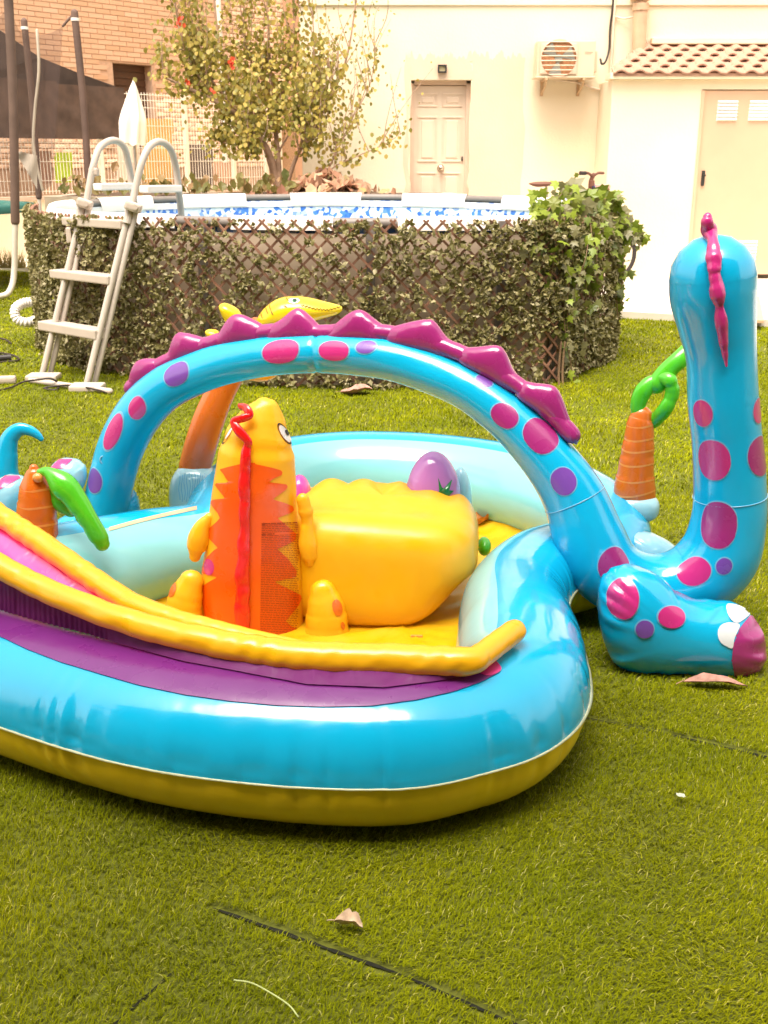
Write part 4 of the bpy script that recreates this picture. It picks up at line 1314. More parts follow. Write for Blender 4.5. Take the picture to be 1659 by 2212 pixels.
for x in (1208, 1216):
    MB().tube([at(x, 860 - 20, Y=6.62), at(x - 1, 800, Y=6.64), at(x + 4, 740, Y=6.66)], .008, 6, n=8).build('stem', M_STEM, ivy, smooth=True)

# ================================================================== POOL LADDER
M_LAD = plain('ladder_grey', (.50, .43, .37, 1), rough=.4, var=.05)
M_STEP = plain('ladder_step', (.52, .43, .36, 1), rough=.55, var=.05)
lad = thing('pool_ladder', 'grey A-frame pool ladder with three steps and two hooped handrails', 'ladder', tuple(at(135, 830, z=0)))
LYb, LYt = 6.56, 6.80
def lad_y(x, y): return LYb + (LYt - LYb) * (835 - y) / (835 - 440) + .30 * (187 + (835 - y) * .245 - x) / 97
def lad_p(x, y, dY=0.): return at(x, y, Y=lad_y(x, y) + dY)
rT = .021
for (xb, yb, xt, yt) in ((92, 808, 180, 442), (187, 832, 281, 448)):
    MB().tube([lad_p(xb, yb), lad_p(xt, yt)], rT, 12, n=6).build('stringer', M_LAD, lad, smooth=True)
    MB().tube([lad_p(xb + 17, yb - 2, .10), lad_p(xt + 14, yt, .04)], rT * .9, 12, n=6).build('stringer', M_LAD, lad, smooth=True)
for (x0, y0, x1, y1, h) in ((144, 476, 272, 488, 18), (118, 592, 245, 606, 18), (93, 706, 217, 722, 20)):
    a_, b_ = lad_p(x0, y0, -.03), lad_p(x1, y1, -.03)
    c = (a_ + b_) / 2; L = np.linalg.norm(b_ - a_); hh_ = px(h, c)
    MB().box((c[0], c[1] + .05, c[2]), (L, .115, hh_), rz=math.atan2(b_[1] - a_[1], b_[0] - a_[0]), bev=.008).build('step', M_STEP, lad)
hps = [[(186, 442, 7.17), (193, 400, 7.19), (203, 352, 7.22), (217, 317, 7.28), (245, 303, 7.40), (268, 318, 7.50), (279, 360, 7.58), (286, 405, 7.64), (292, 455, 7.70), (298, 520, 7.75)],
       [(284, 448, 7.17), (294, 400, 7.20), (306, 352, 7.23), (322, 318, 7.29), (345, 306, 7.40), (368, 322, 7.50), (380, 362, 7.58), (386, 410, 7.64), (391, 458, 7.70), (396, 520, 7.75)]]
for hi_, hp in enumerate(hps):
    MB().tube([at(x, y, Y=Y - (.02, .36)[hi_]) for x, y, Y in hp], .022, 12, n=50).build('handrail', M_LAD, lad, smooth=True)
for (x, y) in ((183, 440), (288, 447)):
    c = lad_p(x, y, -.02)
    MB().box(c, (.10, .07, .055), bev=.015, ry=math.radians(20)).cyl(c + np.array([.02, -.03, 0]), c + np.array([.02, -.045, 0]), .016).build('hinge', M_STEP, lad)
    MB().cyl(lad_p(x - 8, y + 4, -.01), lad_p(x - 14, y + 36, -.01), .026).build('sleeve', M_LAD, lad, smooth=False)
for (x0, x1, y) in ((208, 284, 403), (308, 386, 408)):
    a_, b_ = at(x0, y, Y=7.42 - (.36 if x0 > 300 else .02)), at(x1, y, Y=7.62 - (.36 if x0 > 300 else .02))
    c = (a_ + b_) / 2
    MB().box(c, (np.linalg.norm(b_ - a_) * .96, .10, .045), rz=math.atan2(b_[1] - a_[1], b_[0] - a_[0]), bev=.008).build('platform', M_RIM, lad)
c = at(203, 371, Y=7.2); MB().box(c, (.06, .06, .05), bev=.012).build('clamp', M_STEP, lad)
c = lad_p(150, 508, -.03); MB().box(c, (.035, .05, .10), bev=.01).build('latch', M_STEP, lad)
f0_, f1_ = at(66, 822, z=.02), at(238, 845, z=.02)
MB().tube([f0_, f1_], .018, 10, n=4).build('base_bar', M_STEP, lad, smooth=True)
for (x, y) in ((92, 816), (187, 838)):
    c = at(x, y, z=.02); MB().box(c + np.array([0, .02, 0]), (.20, .14, .04), bev=.012).build('foot', M_STEP, lad)

# cable and white float by the ladder
cab = thing('garden_cable', 'thin black cable lying on the turf at the ladder foot', 'cable', tuple(at(120, 825, z=0)))
MB().tube([at(-40, 850, z=.012), at(20, 838, z=.012), at(50, 825, z=.02), at(85, 820, z=.05), at(110, 818, z=.06), at(128, 830, z=.02), at(120, 842, z=.012), at(95, 838, z=.012), at(150, 832, z=.03), at(200, 840, z=.03), at(232, 848, z=.012)], .006, 6, n=90).build('cable_run', M_CABLE, cab, smooth=True)
cab2 = thing('garden_cable', 'black cable looping on the turf at the far left edge', 'cable', tuple(at(10, 740, z=0)))
MB().tube([at(-60, 770, z=.012), at(-10, 762, z=.012), at(30, 768, z=.02), at(40, 778, z=.012), at(5, 782, z=.012), at(-60, 790, z=.012)], .007, 6, n=50).build('cable_run', M_CABLE, cab2, smooth=True)
MB().tube([at(-60, 735, z=.012), at(-20, 730, z=.02), at(10, 733, z=.02), at(24, 742, z=.012)], .007, 6, n=30).build('cable_loop', M_CABLE, cab2, smooth=True)
plug = thing('cable_plug', 'grey plastic plug on the turf left of the ladder foot', 'plug', tuple(at(12, 824, z=0)))
MB().box(at(12, 820, z=.03), (.13, .06, .045), rz=.2, bev=.015).build('plug_body', M_STEP, plug)
MB().cyl(at(-6, 774, z=.03), at(24, 772, z=.03), .022).build('cable_joint', M_DARK, cab2)
hs = thing('pool_hose', 'white ribbed pool hose curving out beside the trellis', 'hose', tuple(at(40, 680, z=0)))
rib = lambda S, th, R: .003 * np.sin(S * 300)
Vh, Fh, _, _ = tube([at(75, 652, Y=8.1), at(50, 655, Y=8.05), at(33, 668, Y=8.0), at(36, 688, Y=7.98), at(58, 697, Y=8.0), at(80, 690, Y=8.1)], .035, 14, n=120, disp=rib)
mk('hose_body', Vh, Fh, M_RIM, hs)

# ================================================================== TRAMPOLINE
M_FOAM = plain('trampoline_foam', (.14, .085, .065, 1), rough=.85, var=.15)
M_NET = netmat('trampoline_net', (.10, .06, .05, 1), .38)
M_PAD = plain('trampoline_pad_green', (.02, .13, .11, 1), rough=.6)
M_GALV = plain('trampoline_leg', (.62, .55, .47, 1), rough=.35, var=.05)
tra = thing('trampoline', 'trampoline with dark foam poles and black net at the left edge', 'trampoline', (-5.0, 12.0, 0))
poles = [((17, -30), (33, 478), 10.9, 11.0, 10.5), ((161, 28), (192, 400), 12.3, 12.3, 8.5), ((52, 46), (84, 425), 12.9, 12.9, 7.5)]
for (a_, b_, Ya, Yb, hw_) in poles:
    p0, p1 = at(*b_, Y=Yb), at(*a_, Y=Ya)
    pl = MB().tube([p0, (p0 + p1) / 2 + np.array([.015, 0, 0]), p1], px(hw_, p0) * .9, 12, n=14).build('pole', M_FOAM, tra, smooth=True)
    q = p0 + (p1 - p0) * .955
    MB().cyl(q, q + (p1 - p0) / np.linalg.norm(p1 - p0) * .03, px(hw_, p0) * 1.0, seg=14).build('pole_band', M_RIM, pl)
    if b_[1] > 430:
        MB().tube([p0, at(32, 520, Y=Yb), at(31, 580, Y=Yb), at(24, 622, Y=Yb - .05), at(0, 640, Y=Yb - .15), at(-90, 640, Y=Yb - .4)], px(6.5, p0), 10, n=40).build('leg', M_GALV, tra, smooth=True)
    else:
        MB().cyl((p0[0], p0[1], 0), p0, .022).build('leg', M_GALV, tra)
def net_quad(name, P, n=12, sag=.0):
    a_, b_, c_, d_ = [np.array(q) for q in P]
    V = []
    for i in range(n + 1):
        for j in range(n + 1):
            u, w = i / n, j / n
            q = (a_ * (1 - u) + b_ * u) * (1 - w) + (d_ * (1 - u) + c_ * u) * w
            q = q - np.array([0, 0, sag * math.sin(math.pi * u) * (1 - w)])
            V.append(q)
    mk(name, V, [(i * (n + 1) + j, (i + 1) * (n + 1) + j, (i + 1) * (n + 1) + j + 1, i * (n + 1) + j + 1) for i in range(n) for j in range(n)], M_NET, tra)
net_quad('net', [at(56, 66, Y=12.8), at(136, 56, Y=12.3), at(112, 400, Y=12.3), at(84, 420, Y=12.8)], sag=.06)
net_quad('net', [at(-120, 40, Y=10.9), at(22, 12, Y=10.9), at(36, 425, Y=11.0), at(-120, 425, Y=11.0)], sag=.15)
net_quad('net', [at(22, 18, Y=11.0), at(56, 66, Y=12.8), at(84, 420, Y=12.8), at(36, 425, Y=11.0)], sag=.10)
MB().tube([at(136, 56, Y=12.3), at(150, 40, Y=12.3), at(160, 32, Y=12.3)], .014, 6, n=8).build('net_strap', M_FOAM, tra, smooth=True)
MB().tube([at(80, 66, Y=12.5), at(84, 150, Y=12.5), at(76, 230, Y=12.5), at(72, 300, Y=12.5), at(78, 350, Y=12.5), at(92, 410, Y=12.5)], .016, 6, n=20).build('net_zip', plain('zip_pale', (.55, .46, .36, 1), rough=.8), tra, smooth=True)
# round pad and frame going off to the left
pc = np.array([-5.35, 12.1]); Vp = []; Fp = []; n = 48
for i in range(n):
    a_ = 2 * math.pi * i / n
    for (rr_, zz) in ((1.15, .80), (1.15, .87), (1.30, .885), (1.48, .87), (1.48, .80)):
        Vp.append((pc[0] + rr_ * math.cos(a_), pc[1] + rr_ * math.sin(a_), zz))
for i in range(n):
    for j in range(4): Fp.append((i * 5 + j, ((i + 1) % n) * 5 + j, ((i + 1) % n) * 5 + j + 1, i * 5 + j + 1))
mk('edge_pad', Vp, Fp, M_PAD, tra)
mk('mat', [(pc[0] + 1.15 * math.cos(2 * math.pi * i / n), pc[1] + 1.15 * math.sin(2 * math.pi * i / n), .82) for i in range(n)], [tuple(range(n))], M_DARK, tra, smooth=False)
rg = thing('pale_rag', 'pale cloth hanging from the trampoline net over the white fence', 'cloth', tuple(at(58, 370, Y=12.4)))
V = []; n = 10
for i in range(n + 1):
    for j in range(n + 1):
        u, w = i / n, j / n
        q = at(37 + 43 * u, 326 + 10 * u + w * (8 + 64 * u), Y=12.2 - .02 * math.sin(9 * u + 3 * w))
        V.append(q)
fr_ = [(i * (n + 1) + j, (i + 1) * (n + 1) + j, (i + 1) * (n + 1) + j + 1, i * (n + 1) + j + 1) for i in range(n) for j in range(n)]
mk('cloth', V + [q + np.array([0, .006, 0]) for q in V], fr_ + [tuple(reversed([k + len(V) for k in q])) for q in fr_], plain('rag_cloth', (.55, .46, .37, 1), rough=.9), rg)
# tuft of dry grass at the low wall foot
M_DRY = leafmat('dry_grass', [(.40, .30, .10, 1), (.5, .40, .18, 1), (.30, .28, .08, 1)], rough=.8)
dg = thing('dry_grass_tuft', 'tuft of dry straw grass at the foot of the low wall', 'grass', tuple(at(10, 548, Y=13.6)))
r = np.random.default_rng(8); V = []; F_ = []
for k in range(220):
    p = at(r.uniform(-40, 56), r.uniform(545, 556), Y=13.6); p[2] = .05; L = r.uniform(.08, .28); a_ = r.normal() * .5
    t_ = p + np.array([L * a_ * .7, r.normal() * .05, L]); n = len(V)
    V += [p - np.array([.006, 0, 0]), p + np.array([.006, 0, 0]), t_]; F_.append((n, n + 1, n + 2))
o = mk('blades', V, F_, M_DRY, dg, smooth=False); o['kind'] = 'stuff'; set_rnd(o, r.random(len(F_)))

# ================================================================== RAISED BED, LITTER, TREE
M_BED = plain('planter_block', (.50, .40, .30, 1), rough=.9, var=.15, scale=5, bump=.4)
M_SOIL = plain('soil', (.10, .06, .035, 1), rough=1.0, var=.4, scale=20, bump=.8)
bed = thing('planter_bed', 'raised block planter bed behind the pool holding the tree', 'planter', (-1.3, 12.15, 0))
BZ = .98
mb = MB()
for (c, sz) in (((-1.35, 11.5, BZ / 2), (4.3, .14, BZ)), ((-1.35, 12.86, BZ / 2), (4.3, .14, BZ)), ((-3.43, 12.18, BZ / 2), (.14, 1.22, BZ)), ((.73, 12.18, BZ / 2), (.14, 1.22, BZ))):
    mb.box(c, sz)
mb.build('block_wall', M_BED, bed)
Gx, Gy = np.meshgrid(np.linspace(-3.36, .66, 60), np.linspace(11.57, 12.79, 24))
mound = .16 * np.exp(-(((Gx + .62) / .40) ** 2 + ((Gy - 12.0) / .35) ** 2)) + .03 * vnoise(Gx * 6 + Gy * 4, 3)
V = np.stack([Gx, Gy, BZ - .02 + mound], -1).reshape(-1, 3)
mk('soil', V, [(j * 60 + i, j * 60 + i + 1, (j + 1) * 60 + i + 1, (j + 1) * 60 + i) for j in range(23) for i in range(59)], M_SOIL, bed)
# dry leaf pile and creeping plants along the rim
M_DRYL = leafmat('dry_leaf', [(.42, .20, .12, 1), (.55, .30, .18, 1), (.34, .15, .09, 1), (.60, .40, .26, 1), (.30, .26, .08, 1)], rough=.7, trans=.15)
lf_t = [(0, -.5, 0), (.34, -.15, .07), (.3, .2, .04), (0, .55, -.08), (-.3, .2, .09), (-.34, -.15, .03), (0, .0, -.05)]
lf_f = [(i, (i + 1) % 6, 6) for i in range(6)]
dry_me = make_mesh('dry_leaf', lf_t, lf_f, M_DRYL, smooth=False)
pile = thing('leaf_pile', 'heap of dry brown leaves on the planter bed under the tree', 'leaf pile', (-.66, 12.0, BZ))
r = np.random.default_rng(15)
for k in range(230):
    x, y = -.68 + r.normal() * .27, 11.9 + r.normal() * .18
    h = .22 * math.exp(-(((x + .62) / .34) ** 2 + ((y - 11.95) / .32) ** 2))
    o = bpy.data.objects.new('dry_leaf', dry_me)
    o.matrix_world = leaf_matrix(np.array([x, y, BZ + h * r.uniform(.4, 1.0) + .03]), r.uniform(.10, .20), r, (r.normal() * .5, -.7, .8))
    link(o, pile)
M_CREEP = leafmat('creeper_leaf', [(.16, .14, .03, 1), (.22, .20, .05, 1), (.30, .17, .07, 1), (.10, .12, .02, 1)], rough=.5)
cr_me = make_mesh('leaf', lf_t, lf_f, M_CREEP, smooth=False)
crp = thing('creeper', 'low creeping leafy plant along the planter edge behind the pool rim', 'plant', (-2.2, 11.5, BZ))
for k in range(170):
    t = r.random()
    x = -3.35 + t * 2.4; 
    o = bpy.data.objects.new('leaf', cr_me)
    o.matrix_world = leaf_matrix(np.array([x, 11.5 + r.normal() * .08, BZ + .05 + abs(r.normal()) * .07]), r.uniform(.06, .13), r)
    link(o, crp)

M_BARK = plain('tree_bark', (.42, .26, .17, 1), rough=.9, var=.25, scale=14, bump=.5, bscale=50)
M_TLEAF = leafmat('tree_leaf', [(.17, .15, .022, 1), (.28, .24, .035, 1), (.42, .33, .055, 1), (.55, .40, .09, 1), (.22, .20, .028, 1)], rough=.5, trans=.35)
tree = thing('small_tree', 'slender many-stemmed tree with yellowing round leaves behind the pool', 'tree', tuple(np.append(at(605, 405, Y=12.15)[:2], BZ)))
r = np.random.default_rng(21)
limbs = [[(605, 425, 11.0), (585, 340, 11.0), (540, 270, 10.9), (470, 222, 10.8), (405, 190, 10.7), (352, 165, 10.6)],
         [(606, 425, 11.0), (600, 330, 11.0), (590, 230, 11.1), (582, 120, 11.1), (575, -60, 11.2)],
         [(612, 425, 11.0), (640, 340, 11.0), (680, 270, 11.0), (715, 205, 11.0), (750, 120, 11.0), (772, -20, 11.0)],
         [(604, 425, 11.0), (565, 300, 11.2), (505, 190, 11.3), (472, 80, 11.4), (458, -60, 11.4)],
         [(690, 398, 10.9), (720, 362, 10.8), (770, 338, 10.8), (830, 312, 10.8), (872, 285, 10.8)],
         [(690, 400, 10.9), (722, 340, 10.8), (758, 262, 10.8), (800, 180, 10.8), (812, 90, 10.8)],
         [(545, 278, 10.9), (470, 300, 10.8), (530, 320, 10.7), (560, 330, 10.7)],
         [(540, 270, 10.9), (440, 150, 10.9), (405, 40, 10.9), (398, -60, 10.9)],
         [(684, 265, 11.0), (680, 150, 11.0), (672, -60, 11.0)],
         [(590, 250, 11.1), (545, 140, 11.2), (520, 20, 11.2), (515, -60, 11.2)],
         [(590, 240, 11.1), (630, 150, 11.0), (635, 20, 11.0), (640, -60, 11.0)],
         [(470, 222, 10.8), (400, 110, 10.7), (370, -40, 10.7)],
         [(640, 345, 11.0), (655, 315, 10.8), (690, 290, 10.7)], [(600, 330, 11.0), (650, 250, 10.8), (700, 190, 10.7), (730, 150, 10.7)]]
twigs = []; leafpos = []
limbs = [[(x, y, Y + 1.15) for x, y, Y in lm] for lm in limbs]
for li, lm in enumerate(limbs):
    P = np.array([at(x, y, Y=Y) for x, y, Y in lm]); k = 24
    C = catmull(P, k)
    rad0 = (.040, .034, .026, .03, .010, .010, .013, .018, .014, .014, .012, .014, .008, .012)[li]
    Vt, Ft, _, _ = tube(C, np.linspace(rad0, rad0 * .28, k), 8)
    mk('trunk' if li == 0 else 'branch', Vt, Ft, M_BARK, tree)
    for i in range(5, k):
        if r.random() < (.85 if li not in (4,) else .5):
            a_ = C[i]; up_ = np.array([r.normal() * .25, r.normal() * .2, 1.0]); L = r.uniform(.3, .95)
            tw = [a_, a_ + up_ * L * .4 + r.normal(size=3) * .05, a_ + up_ * L * .8 + r.normal(size=3) * .08]
            twigs.append(catmull(np.array(tw), 9))
for tw in twigs:
    MB().tube(tw, np.linspace(.006, .002, 9), 5).build('twig', M_BARK, tree, smooth=True)
for li, lm in enumerate(limbs):
    P = np.array([at(x, y, Y=Y) for x, y, Y in lm]); C = catmull(P, 60)
    for p in C[14:]:
        dp = depth(p); x = p[0] / dp * FPX + 829.5; y = ((EYE - p[2]) * CO - p[1] * SI) / dp * FPX + 1106
        m = 6 if (x < 660 and 90 < y < 340) else (3 if y < 90 and x < 660 else 2)
        for _ in range(m):
            leafpos.append((p + r.normal(size=3) * (.10 if x < 700 else .06), r.uniform(.05, .095) * (1 if y > 90 else .7)))
for tw in twigs:
    for p in tw:
        dp = depth(p); x = p[0] / dp * FPX + 829.5; y = ((EYE - p[2]) * CO - p[1] * SI) / dp * FPX + 1106
        m = 6 if (x < 650 and y > 70) else (3 if x < 700 else 2)
        for _ in range(m):
            if x > 760 and r.random() < .4: continue
            leafpos.append((p + r.normal(size=3) * .05, r.uniform(.045, .09) * (1 if x < 700 else .7)))
for (cx, cy, n_, sx_, sy_) in ((560, 225, 260, 55, 40), (440, 180, 150, 40, 50), (620, 230, 120, 35, 40), (700, 215, 200, 28, 32), (490, 300, 60, 45, 18), (730, 330, 45, 25, 30), (375, 185, 45, 22, 12)):
    for _ in range(n_):
        leafpos.append((at(cx + r.normal() * sx_, cy + r.normal() * sy_, Y=12.15 + r.normal() * .3), r.uniform(.05, .085)))
tl_t = [(0, -.5, 0), (.38, -.2, .06), (.36, .2, .05), (0, .52, -.05), (-.36, .2, .05), (-.38, -.2, .06), (0, 0, -.02)]
tleaf_me = make_mesh('leaf', tl_t, lf_f, M_TLEAF, smooth=False)
def tree_ok(p):
    dp = depth(p); x = p[0] / dp * FPX + 829.5; y = ((EYE - p[2]) * CO - p[1] * SI) / dp * FPX + 1106
    if y > 345 and not 680 < x < 800: return False
    if 560 < x < 655 and y > 285: return r.random() < .12
    if y < 90: return r.random() < .6
    return r.random() < .85
leafpos = [q for q in leafpos if tree_ok(q[0])]
leafpos.sort(key=lambda q: -q[1])
VV = []; FF = []; RR = []; nv = 0
for i, (p, sc) in enumerate(leafpos):
    M = leaf_matrix(p, sc * .70, r)
    if i < 300:
        o = bpy.data.objects.new('leaf', tleaf_me); o.matrix_world = M; link(o, tree)
    else:
        M3 = np.array(M); VV.append(np.array(tl_t) @ M3[:3, :3].T + M3[:3, 3]); FF.append(np.array(lf_f) + nv); nv += 7; RR += [r.random()] * 6
o = mk('crown', np.vstack(VV), np.vstack(FF), M_TLEAF, tree, smooth=False); o['kind'] = 'stuff'; set_rnd(o, RR)
M_FLOW = leafmat('red_flower', [(.75, .10, .03, 1), (.6, .06, .02, 1)], rough=.6)
fl_me = make_mesh('flower', lf_t, lf_f, M_FLOW, smooth=False)
for (x, y, n_) in ((388, 44, 7), (499, 132, 9), (405, 172, 5), (462, 202, 4)):
    for _ in range(n_):
        o = bpy.data.objects.new('flower', fl_me); o.matrix_world = leaf_matrix(at(x + r.normal() * 4, y + r.normal() * 8, Y=11.5), .05, r); link(o, tree)

# ================================================================== BICYCLE and box by the shed
M_RUB = plain('tyre_rubber', (.03, .022, .02, 1), rough=.8)
M_BFR = plain('bike_frame_blue', (.05, .06, .28, 1), rough=.3)
M_BBR = plain('bike_brown', (.16, .06, .035, 1), rough=.6)
bk = thing('bicycle', 'dark bicycle with blue frame leaning by the wall behind the ivy', 'bicycle', tuple(at(1240, 560, Y=11.6)))
by = 11.6
wz = .33 + .06
xa, xb = at(1195, 500, Y=by)[0], at(1290, 500, Y=by)[0]
def wheel(cx):
    th = np.linspace(0, 2 * math.pi, 40, endpoint=False)
    P = [(cx + .29 * math.cos(a_), by, wz + .29 * math.sin(a_)) for a_ in th]
    Vt, Ft, _, _ = tube(P, .022, 8, closed=True); w = mk('wheel', Vt, Ft, M_RUB, bk)
    for k in range(12):
        a_ = math.pi * k / 6; MB().cyl((cx, by, wz), (cx + .27 * math.cos(a_), by, wz + .27 * math.sin(a_)), .002, seg=4).build('spoke', M_METAL, w)
xr, xf = xa - .15, xb + .12
wheel(xr); wheel(xf)
sad = at(1180, 398, Y=by); bar = at(1282, 375, Y=by)
bb = ((xr + xf) / 2 - .05, by, wz - .02)
fr_ = MB()
for (p, q) in (((xr, by, wz), bb), (bb, (sad[0] + .02, by, sad[2] - .15)), (bb, (bar[0] + .02, by, bar[2] - .25)), ((sad[0] + .03, by, sad[2] - .2), (bar[0] + .01, by, bar[2] - .18)), ((xr, by, wz), (sad[0] + .03, by, sad[2] - .2)), ((xf, by, wz), (bar[0], by, bar[2] - .1))):
    fr_.cyl(p, q, .019, seg=10)
fr_.build('frame', M_BFR, bk)
MB().cyl((sad[0] + .02, by, sad[2] - .15), (sad[0], by, sad[2] - .02), .014).build('seat_post', M_METAL, bk)
sv, sf = px_pillow([(1142, 397), (1155, 393), (1178, 392), (1205, 394), (1217, 397), (1205, 402), (1185, 402), (1160, 404)], by, .06)
mk('saddle', sv, sf, M_BBR, bk)
MB().tube([at(1254, 374, Y=by - .1), at(1270, 374, Y=by - .05), at(1280, 380, Y=by), at(1292, 374, Y=by + .05), at(1303, 374, Y=by + .1)], .014, 8, n=20).build('handlebar', M_BBR, bk, smooth=True)
MB().cyl(at(1253, 374, Y=by - .11), at(1265, 374, Y=by - .07), .020).build('grip', M_RUB, bk)
MB().tube([at(1282, 378, Y=by), at(1276, 392, Y=by), at(1275, 410, Y=by)], .022, 8, n=10).build('stem', M_BBR, bk, smooth=True)
MB().cyl(at(1278, 390, Y=by - .05), at(1278, 402, Y=by - .05), .03).build('lamp', M_BBR, bk)
bx = thing('brown_bin', 'brown plastic bin standing beside the shed wall behind the bicycle', 'bin', (at(1300, 400, Y=12.0)[0], 12.05, .06))
c0, c1 = at(1289, 396, Y=12.0), at(1318, 396, Y=12.0)
w_ = c1[0] - c0[0]
cx_ = (c0[0] + c1[0]) / 2 - .02
v = []
for (zz, k) in ((.06, .40), (c0[2] - .05, .5)):
    v += [(cx_ - w_ * k, 11.9, zz), (cx_ + w_ * k, 11.9, zz), (cx_ + w_ * k, 12.1, zz), (cx_ - w_ * k, 12.1, zz)]
mk('bin_body', v, [(0, 1, 5, 4), (1, 2, 6, 5), (2, 3, 7, 6), (3, 0, 4, 7), (3, 2, 1, 0), (4, 5, 6, 7)], plain('bin_brown', (.34, .17, .11, 1), rough=.5), bx, smooth=False)
MB().box((cx_, 12.0, c0[2] - .03), (w_ * 1.1, .23, .035), bev=.006).build('bin_lid', plain('bin_lid_pink', (.60, .36, .28, 1), rough=.5), bx)

# ================================================================== SMALL THINGS ON THE TURF
random.seed(9)
def dry_leaf_thing(name, label, x, y, L, w, rz, colr, curl=.35, z=.022):
    p = at(x, y, z=z)
    t = thing(name, label, 'leaf', tuple(p))
    V = []; F_ = []; n, m = 18, 6
    for i in range(n + 1):
        u = i / n
        hw_ = w * (math.sin(math.pi * min(1, u * 1.02)) ** .7) * (1 + .30 * vnoise(u * 9 + x, 4)) * .5 + .0008
        for j in range(m + 1):
            q = j / m * 2 - 1
            a_, b_ = (u - .5) * L, q * hw_
            zz = curl * abs(q) ** 1.5 * hw_ + .25 * w * math.sin(u * 5 + x) * .5 + .006 * (vnoise(u * 8 + q * 1.5 + x, 6) - .5)
            V.append((p[0] + a_ * math.cos(rz) - b_ * math.sin(rz), p[1] + a_ * math.sin(rz) + b_ * math.cos(rz), p[2] + zz))
    for i in range(n):
        for j in range(m): F_.append((i * (m + 1) + j, (i + 1) * (m + 1) + j, (i + 1) * (m + 1) + j + 1, i * (m + 1) + j + 1))
    k = len(V)
    mt = plain('leaf_' + name + '_%d' % int(x), colr, rough=.7, var=.3, scale=60)
    mk('leaf_blade', V + [(a_, b_, c_ - .0012) for a_, b_, c_ in V], F_ + [tuple(reversed([q + k for q in f_])) for f_ in F_], mt, t)
    MB().tube([(p[0] - L * .5 * math.cos(rz), p[1] - L * .5 * math.sin(rz), p[2]), (p[0] - L * .66 * math.cos(rz + .3), p[1] - L * .66 * math.sin(rz + .3), p[2] + .006)], .0012, 5, n=5).build('leaf_stalk', mt, t, smooth=True)
dry_leaf_thing('dry_leaf', 'pale curled dry leaf on the turf in front of the play pool', 752, 1995, .058, .024, -.35, (.55, .40, .27, 1), curl=1.3)
dry_leaf_thing('dry_leaf', 'long brown dry leaf under the big blue foot', 1545, 1474, .17, .035, -.12, (.40, .20, .15, 1), curl=.5)
dry_leaf_thing('dry_leaf', 'brown dry leaf on the turf at the trellis foot behind the arch', 770, 846, .20, .12, -.05, (.42, .22, .17, 1), curl=.5)
scp = thing('paper_scrap', 'tiny white scrap lying on the turf at the right', 'scrap', tuple(at(1470, 1720, z=.02)))
c = at(1470, 1720, z=.024)
V = []
for i in range(5):
    for j in range(4):
        V.append(c + np.array([(i - 2) * .0045 + .002 * vnoise(i * 3 + j, 2), (j - 1.5) * .0045 + .002 * vnoise(j * 5 + i, 4), .006 * vnoise(i * 2.3 + j * 1.7, 5)]))
Fq = [(i * 4 + j, (i + 1) * 4 + j, (i + 1) * 4 + j + 1, i * 4 + j + 1) for i in range(4) for j in range(3)]
mk('scrap_sheet', V + [q - np.array([0, 0, .0008]) for q in V], Fq + [tuple(reversed([k + 20 for k in q])) for q in Fq], plain('scrap_white', (.45, .47, .36, 1), rough=.7), scp)
st = thing('grass_strand', 'long pale green strand lying on the turf at the bottom edge', 'strand', tuple(at(580, 2160, z=.02)))
MB().tube([at(506, 2117, z=.028), at(545, 2124, z=.03), at(590, 2148, z=.032), at(625, 2172, z=.03), at(644, 2196, z=.028)], .0013, 6, n=30).build('strand_body', plain('strand_pale', (.50, .56, .22, 1), rough=.5), st, smooth=True)

# ================================================================== INFLATABLE PLAY POOL (all of it is one welded thing)
play = thing('inflatable_play_pool', 'big blue and yellow inflatable dinosaur play pool with arch, slide and tall neck', 'play pool', (-.2, 2.9, 0))
def PT(name, V, Fc, mat, parent=play, **kw): return mk(name, V, Fc, mat, parent, **kw)
def Z(x0, y0, sc):
    k = .947
    return lambda zx, zy: ((x0 + zx / sc) * k, (y0 + zy / sc) * k)
z8 = Z(350, 850, 3.318); z6 = Z(250, 650, 1.508); z7 = Z(0, 900, 3.318); zr = Z(1300, 450, 3.67); zf = Z(1200, 1000, 3.005)
zb = Z(650, 950, 2.765); zt = Z(0, 900, 5.027); zp_ = Z(470, 650, 4.74)
def jag(S, th, R, seam, amp, freq, w, seed):
    """gathers along a weld"""
    d = np.abs((th - seam + math.pi) % (2 * math.pi) - math.pi)
    g = vnoise(S * freq, seed) ** 2 * (.25 + vnoise(S * 3.1, seed + 3))
    return -amp * g * np.exp(-d / w) * (1 - np.exp(-d / .06))

# ---- ring: blue outside, pale aqua inside, yellow underneath
NR = 900
RQ = catmull(np.column_stack([np.array(RING), RRAD]), NR, closed=True)
ring_pts = np.column_stack([RQ[:, 0], RQ[:, 1], RQ[:, 2]])
def ring_disp(S, th, R):
    d = jag(S, th, R, math.pi / 2, .020, 52, .28, 3) + jag(S, th, R, math.radians(-22), .002, 30, .10, 9)
    return d + .002 * (vnoise(S * 4 + np.cos(th) * 2, 5) - .5)
RV, RF, RUV, (rm, rs) = tube(ring_pts, RQ[:, 2], 64, closed=True, ref=(0, 0, 1), disp=ring_disp)
thm = (np.arange(len(RF)) % 64 + .5) * 360 / 64
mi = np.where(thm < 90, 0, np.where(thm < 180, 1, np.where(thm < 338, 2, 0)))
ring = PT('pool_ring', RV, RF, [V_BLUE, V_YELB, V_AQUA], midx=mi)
ring_bvh = bvh_of(RV, RF)
sm = np.array([RV[i * 64 + 16] for i in range(rm)])
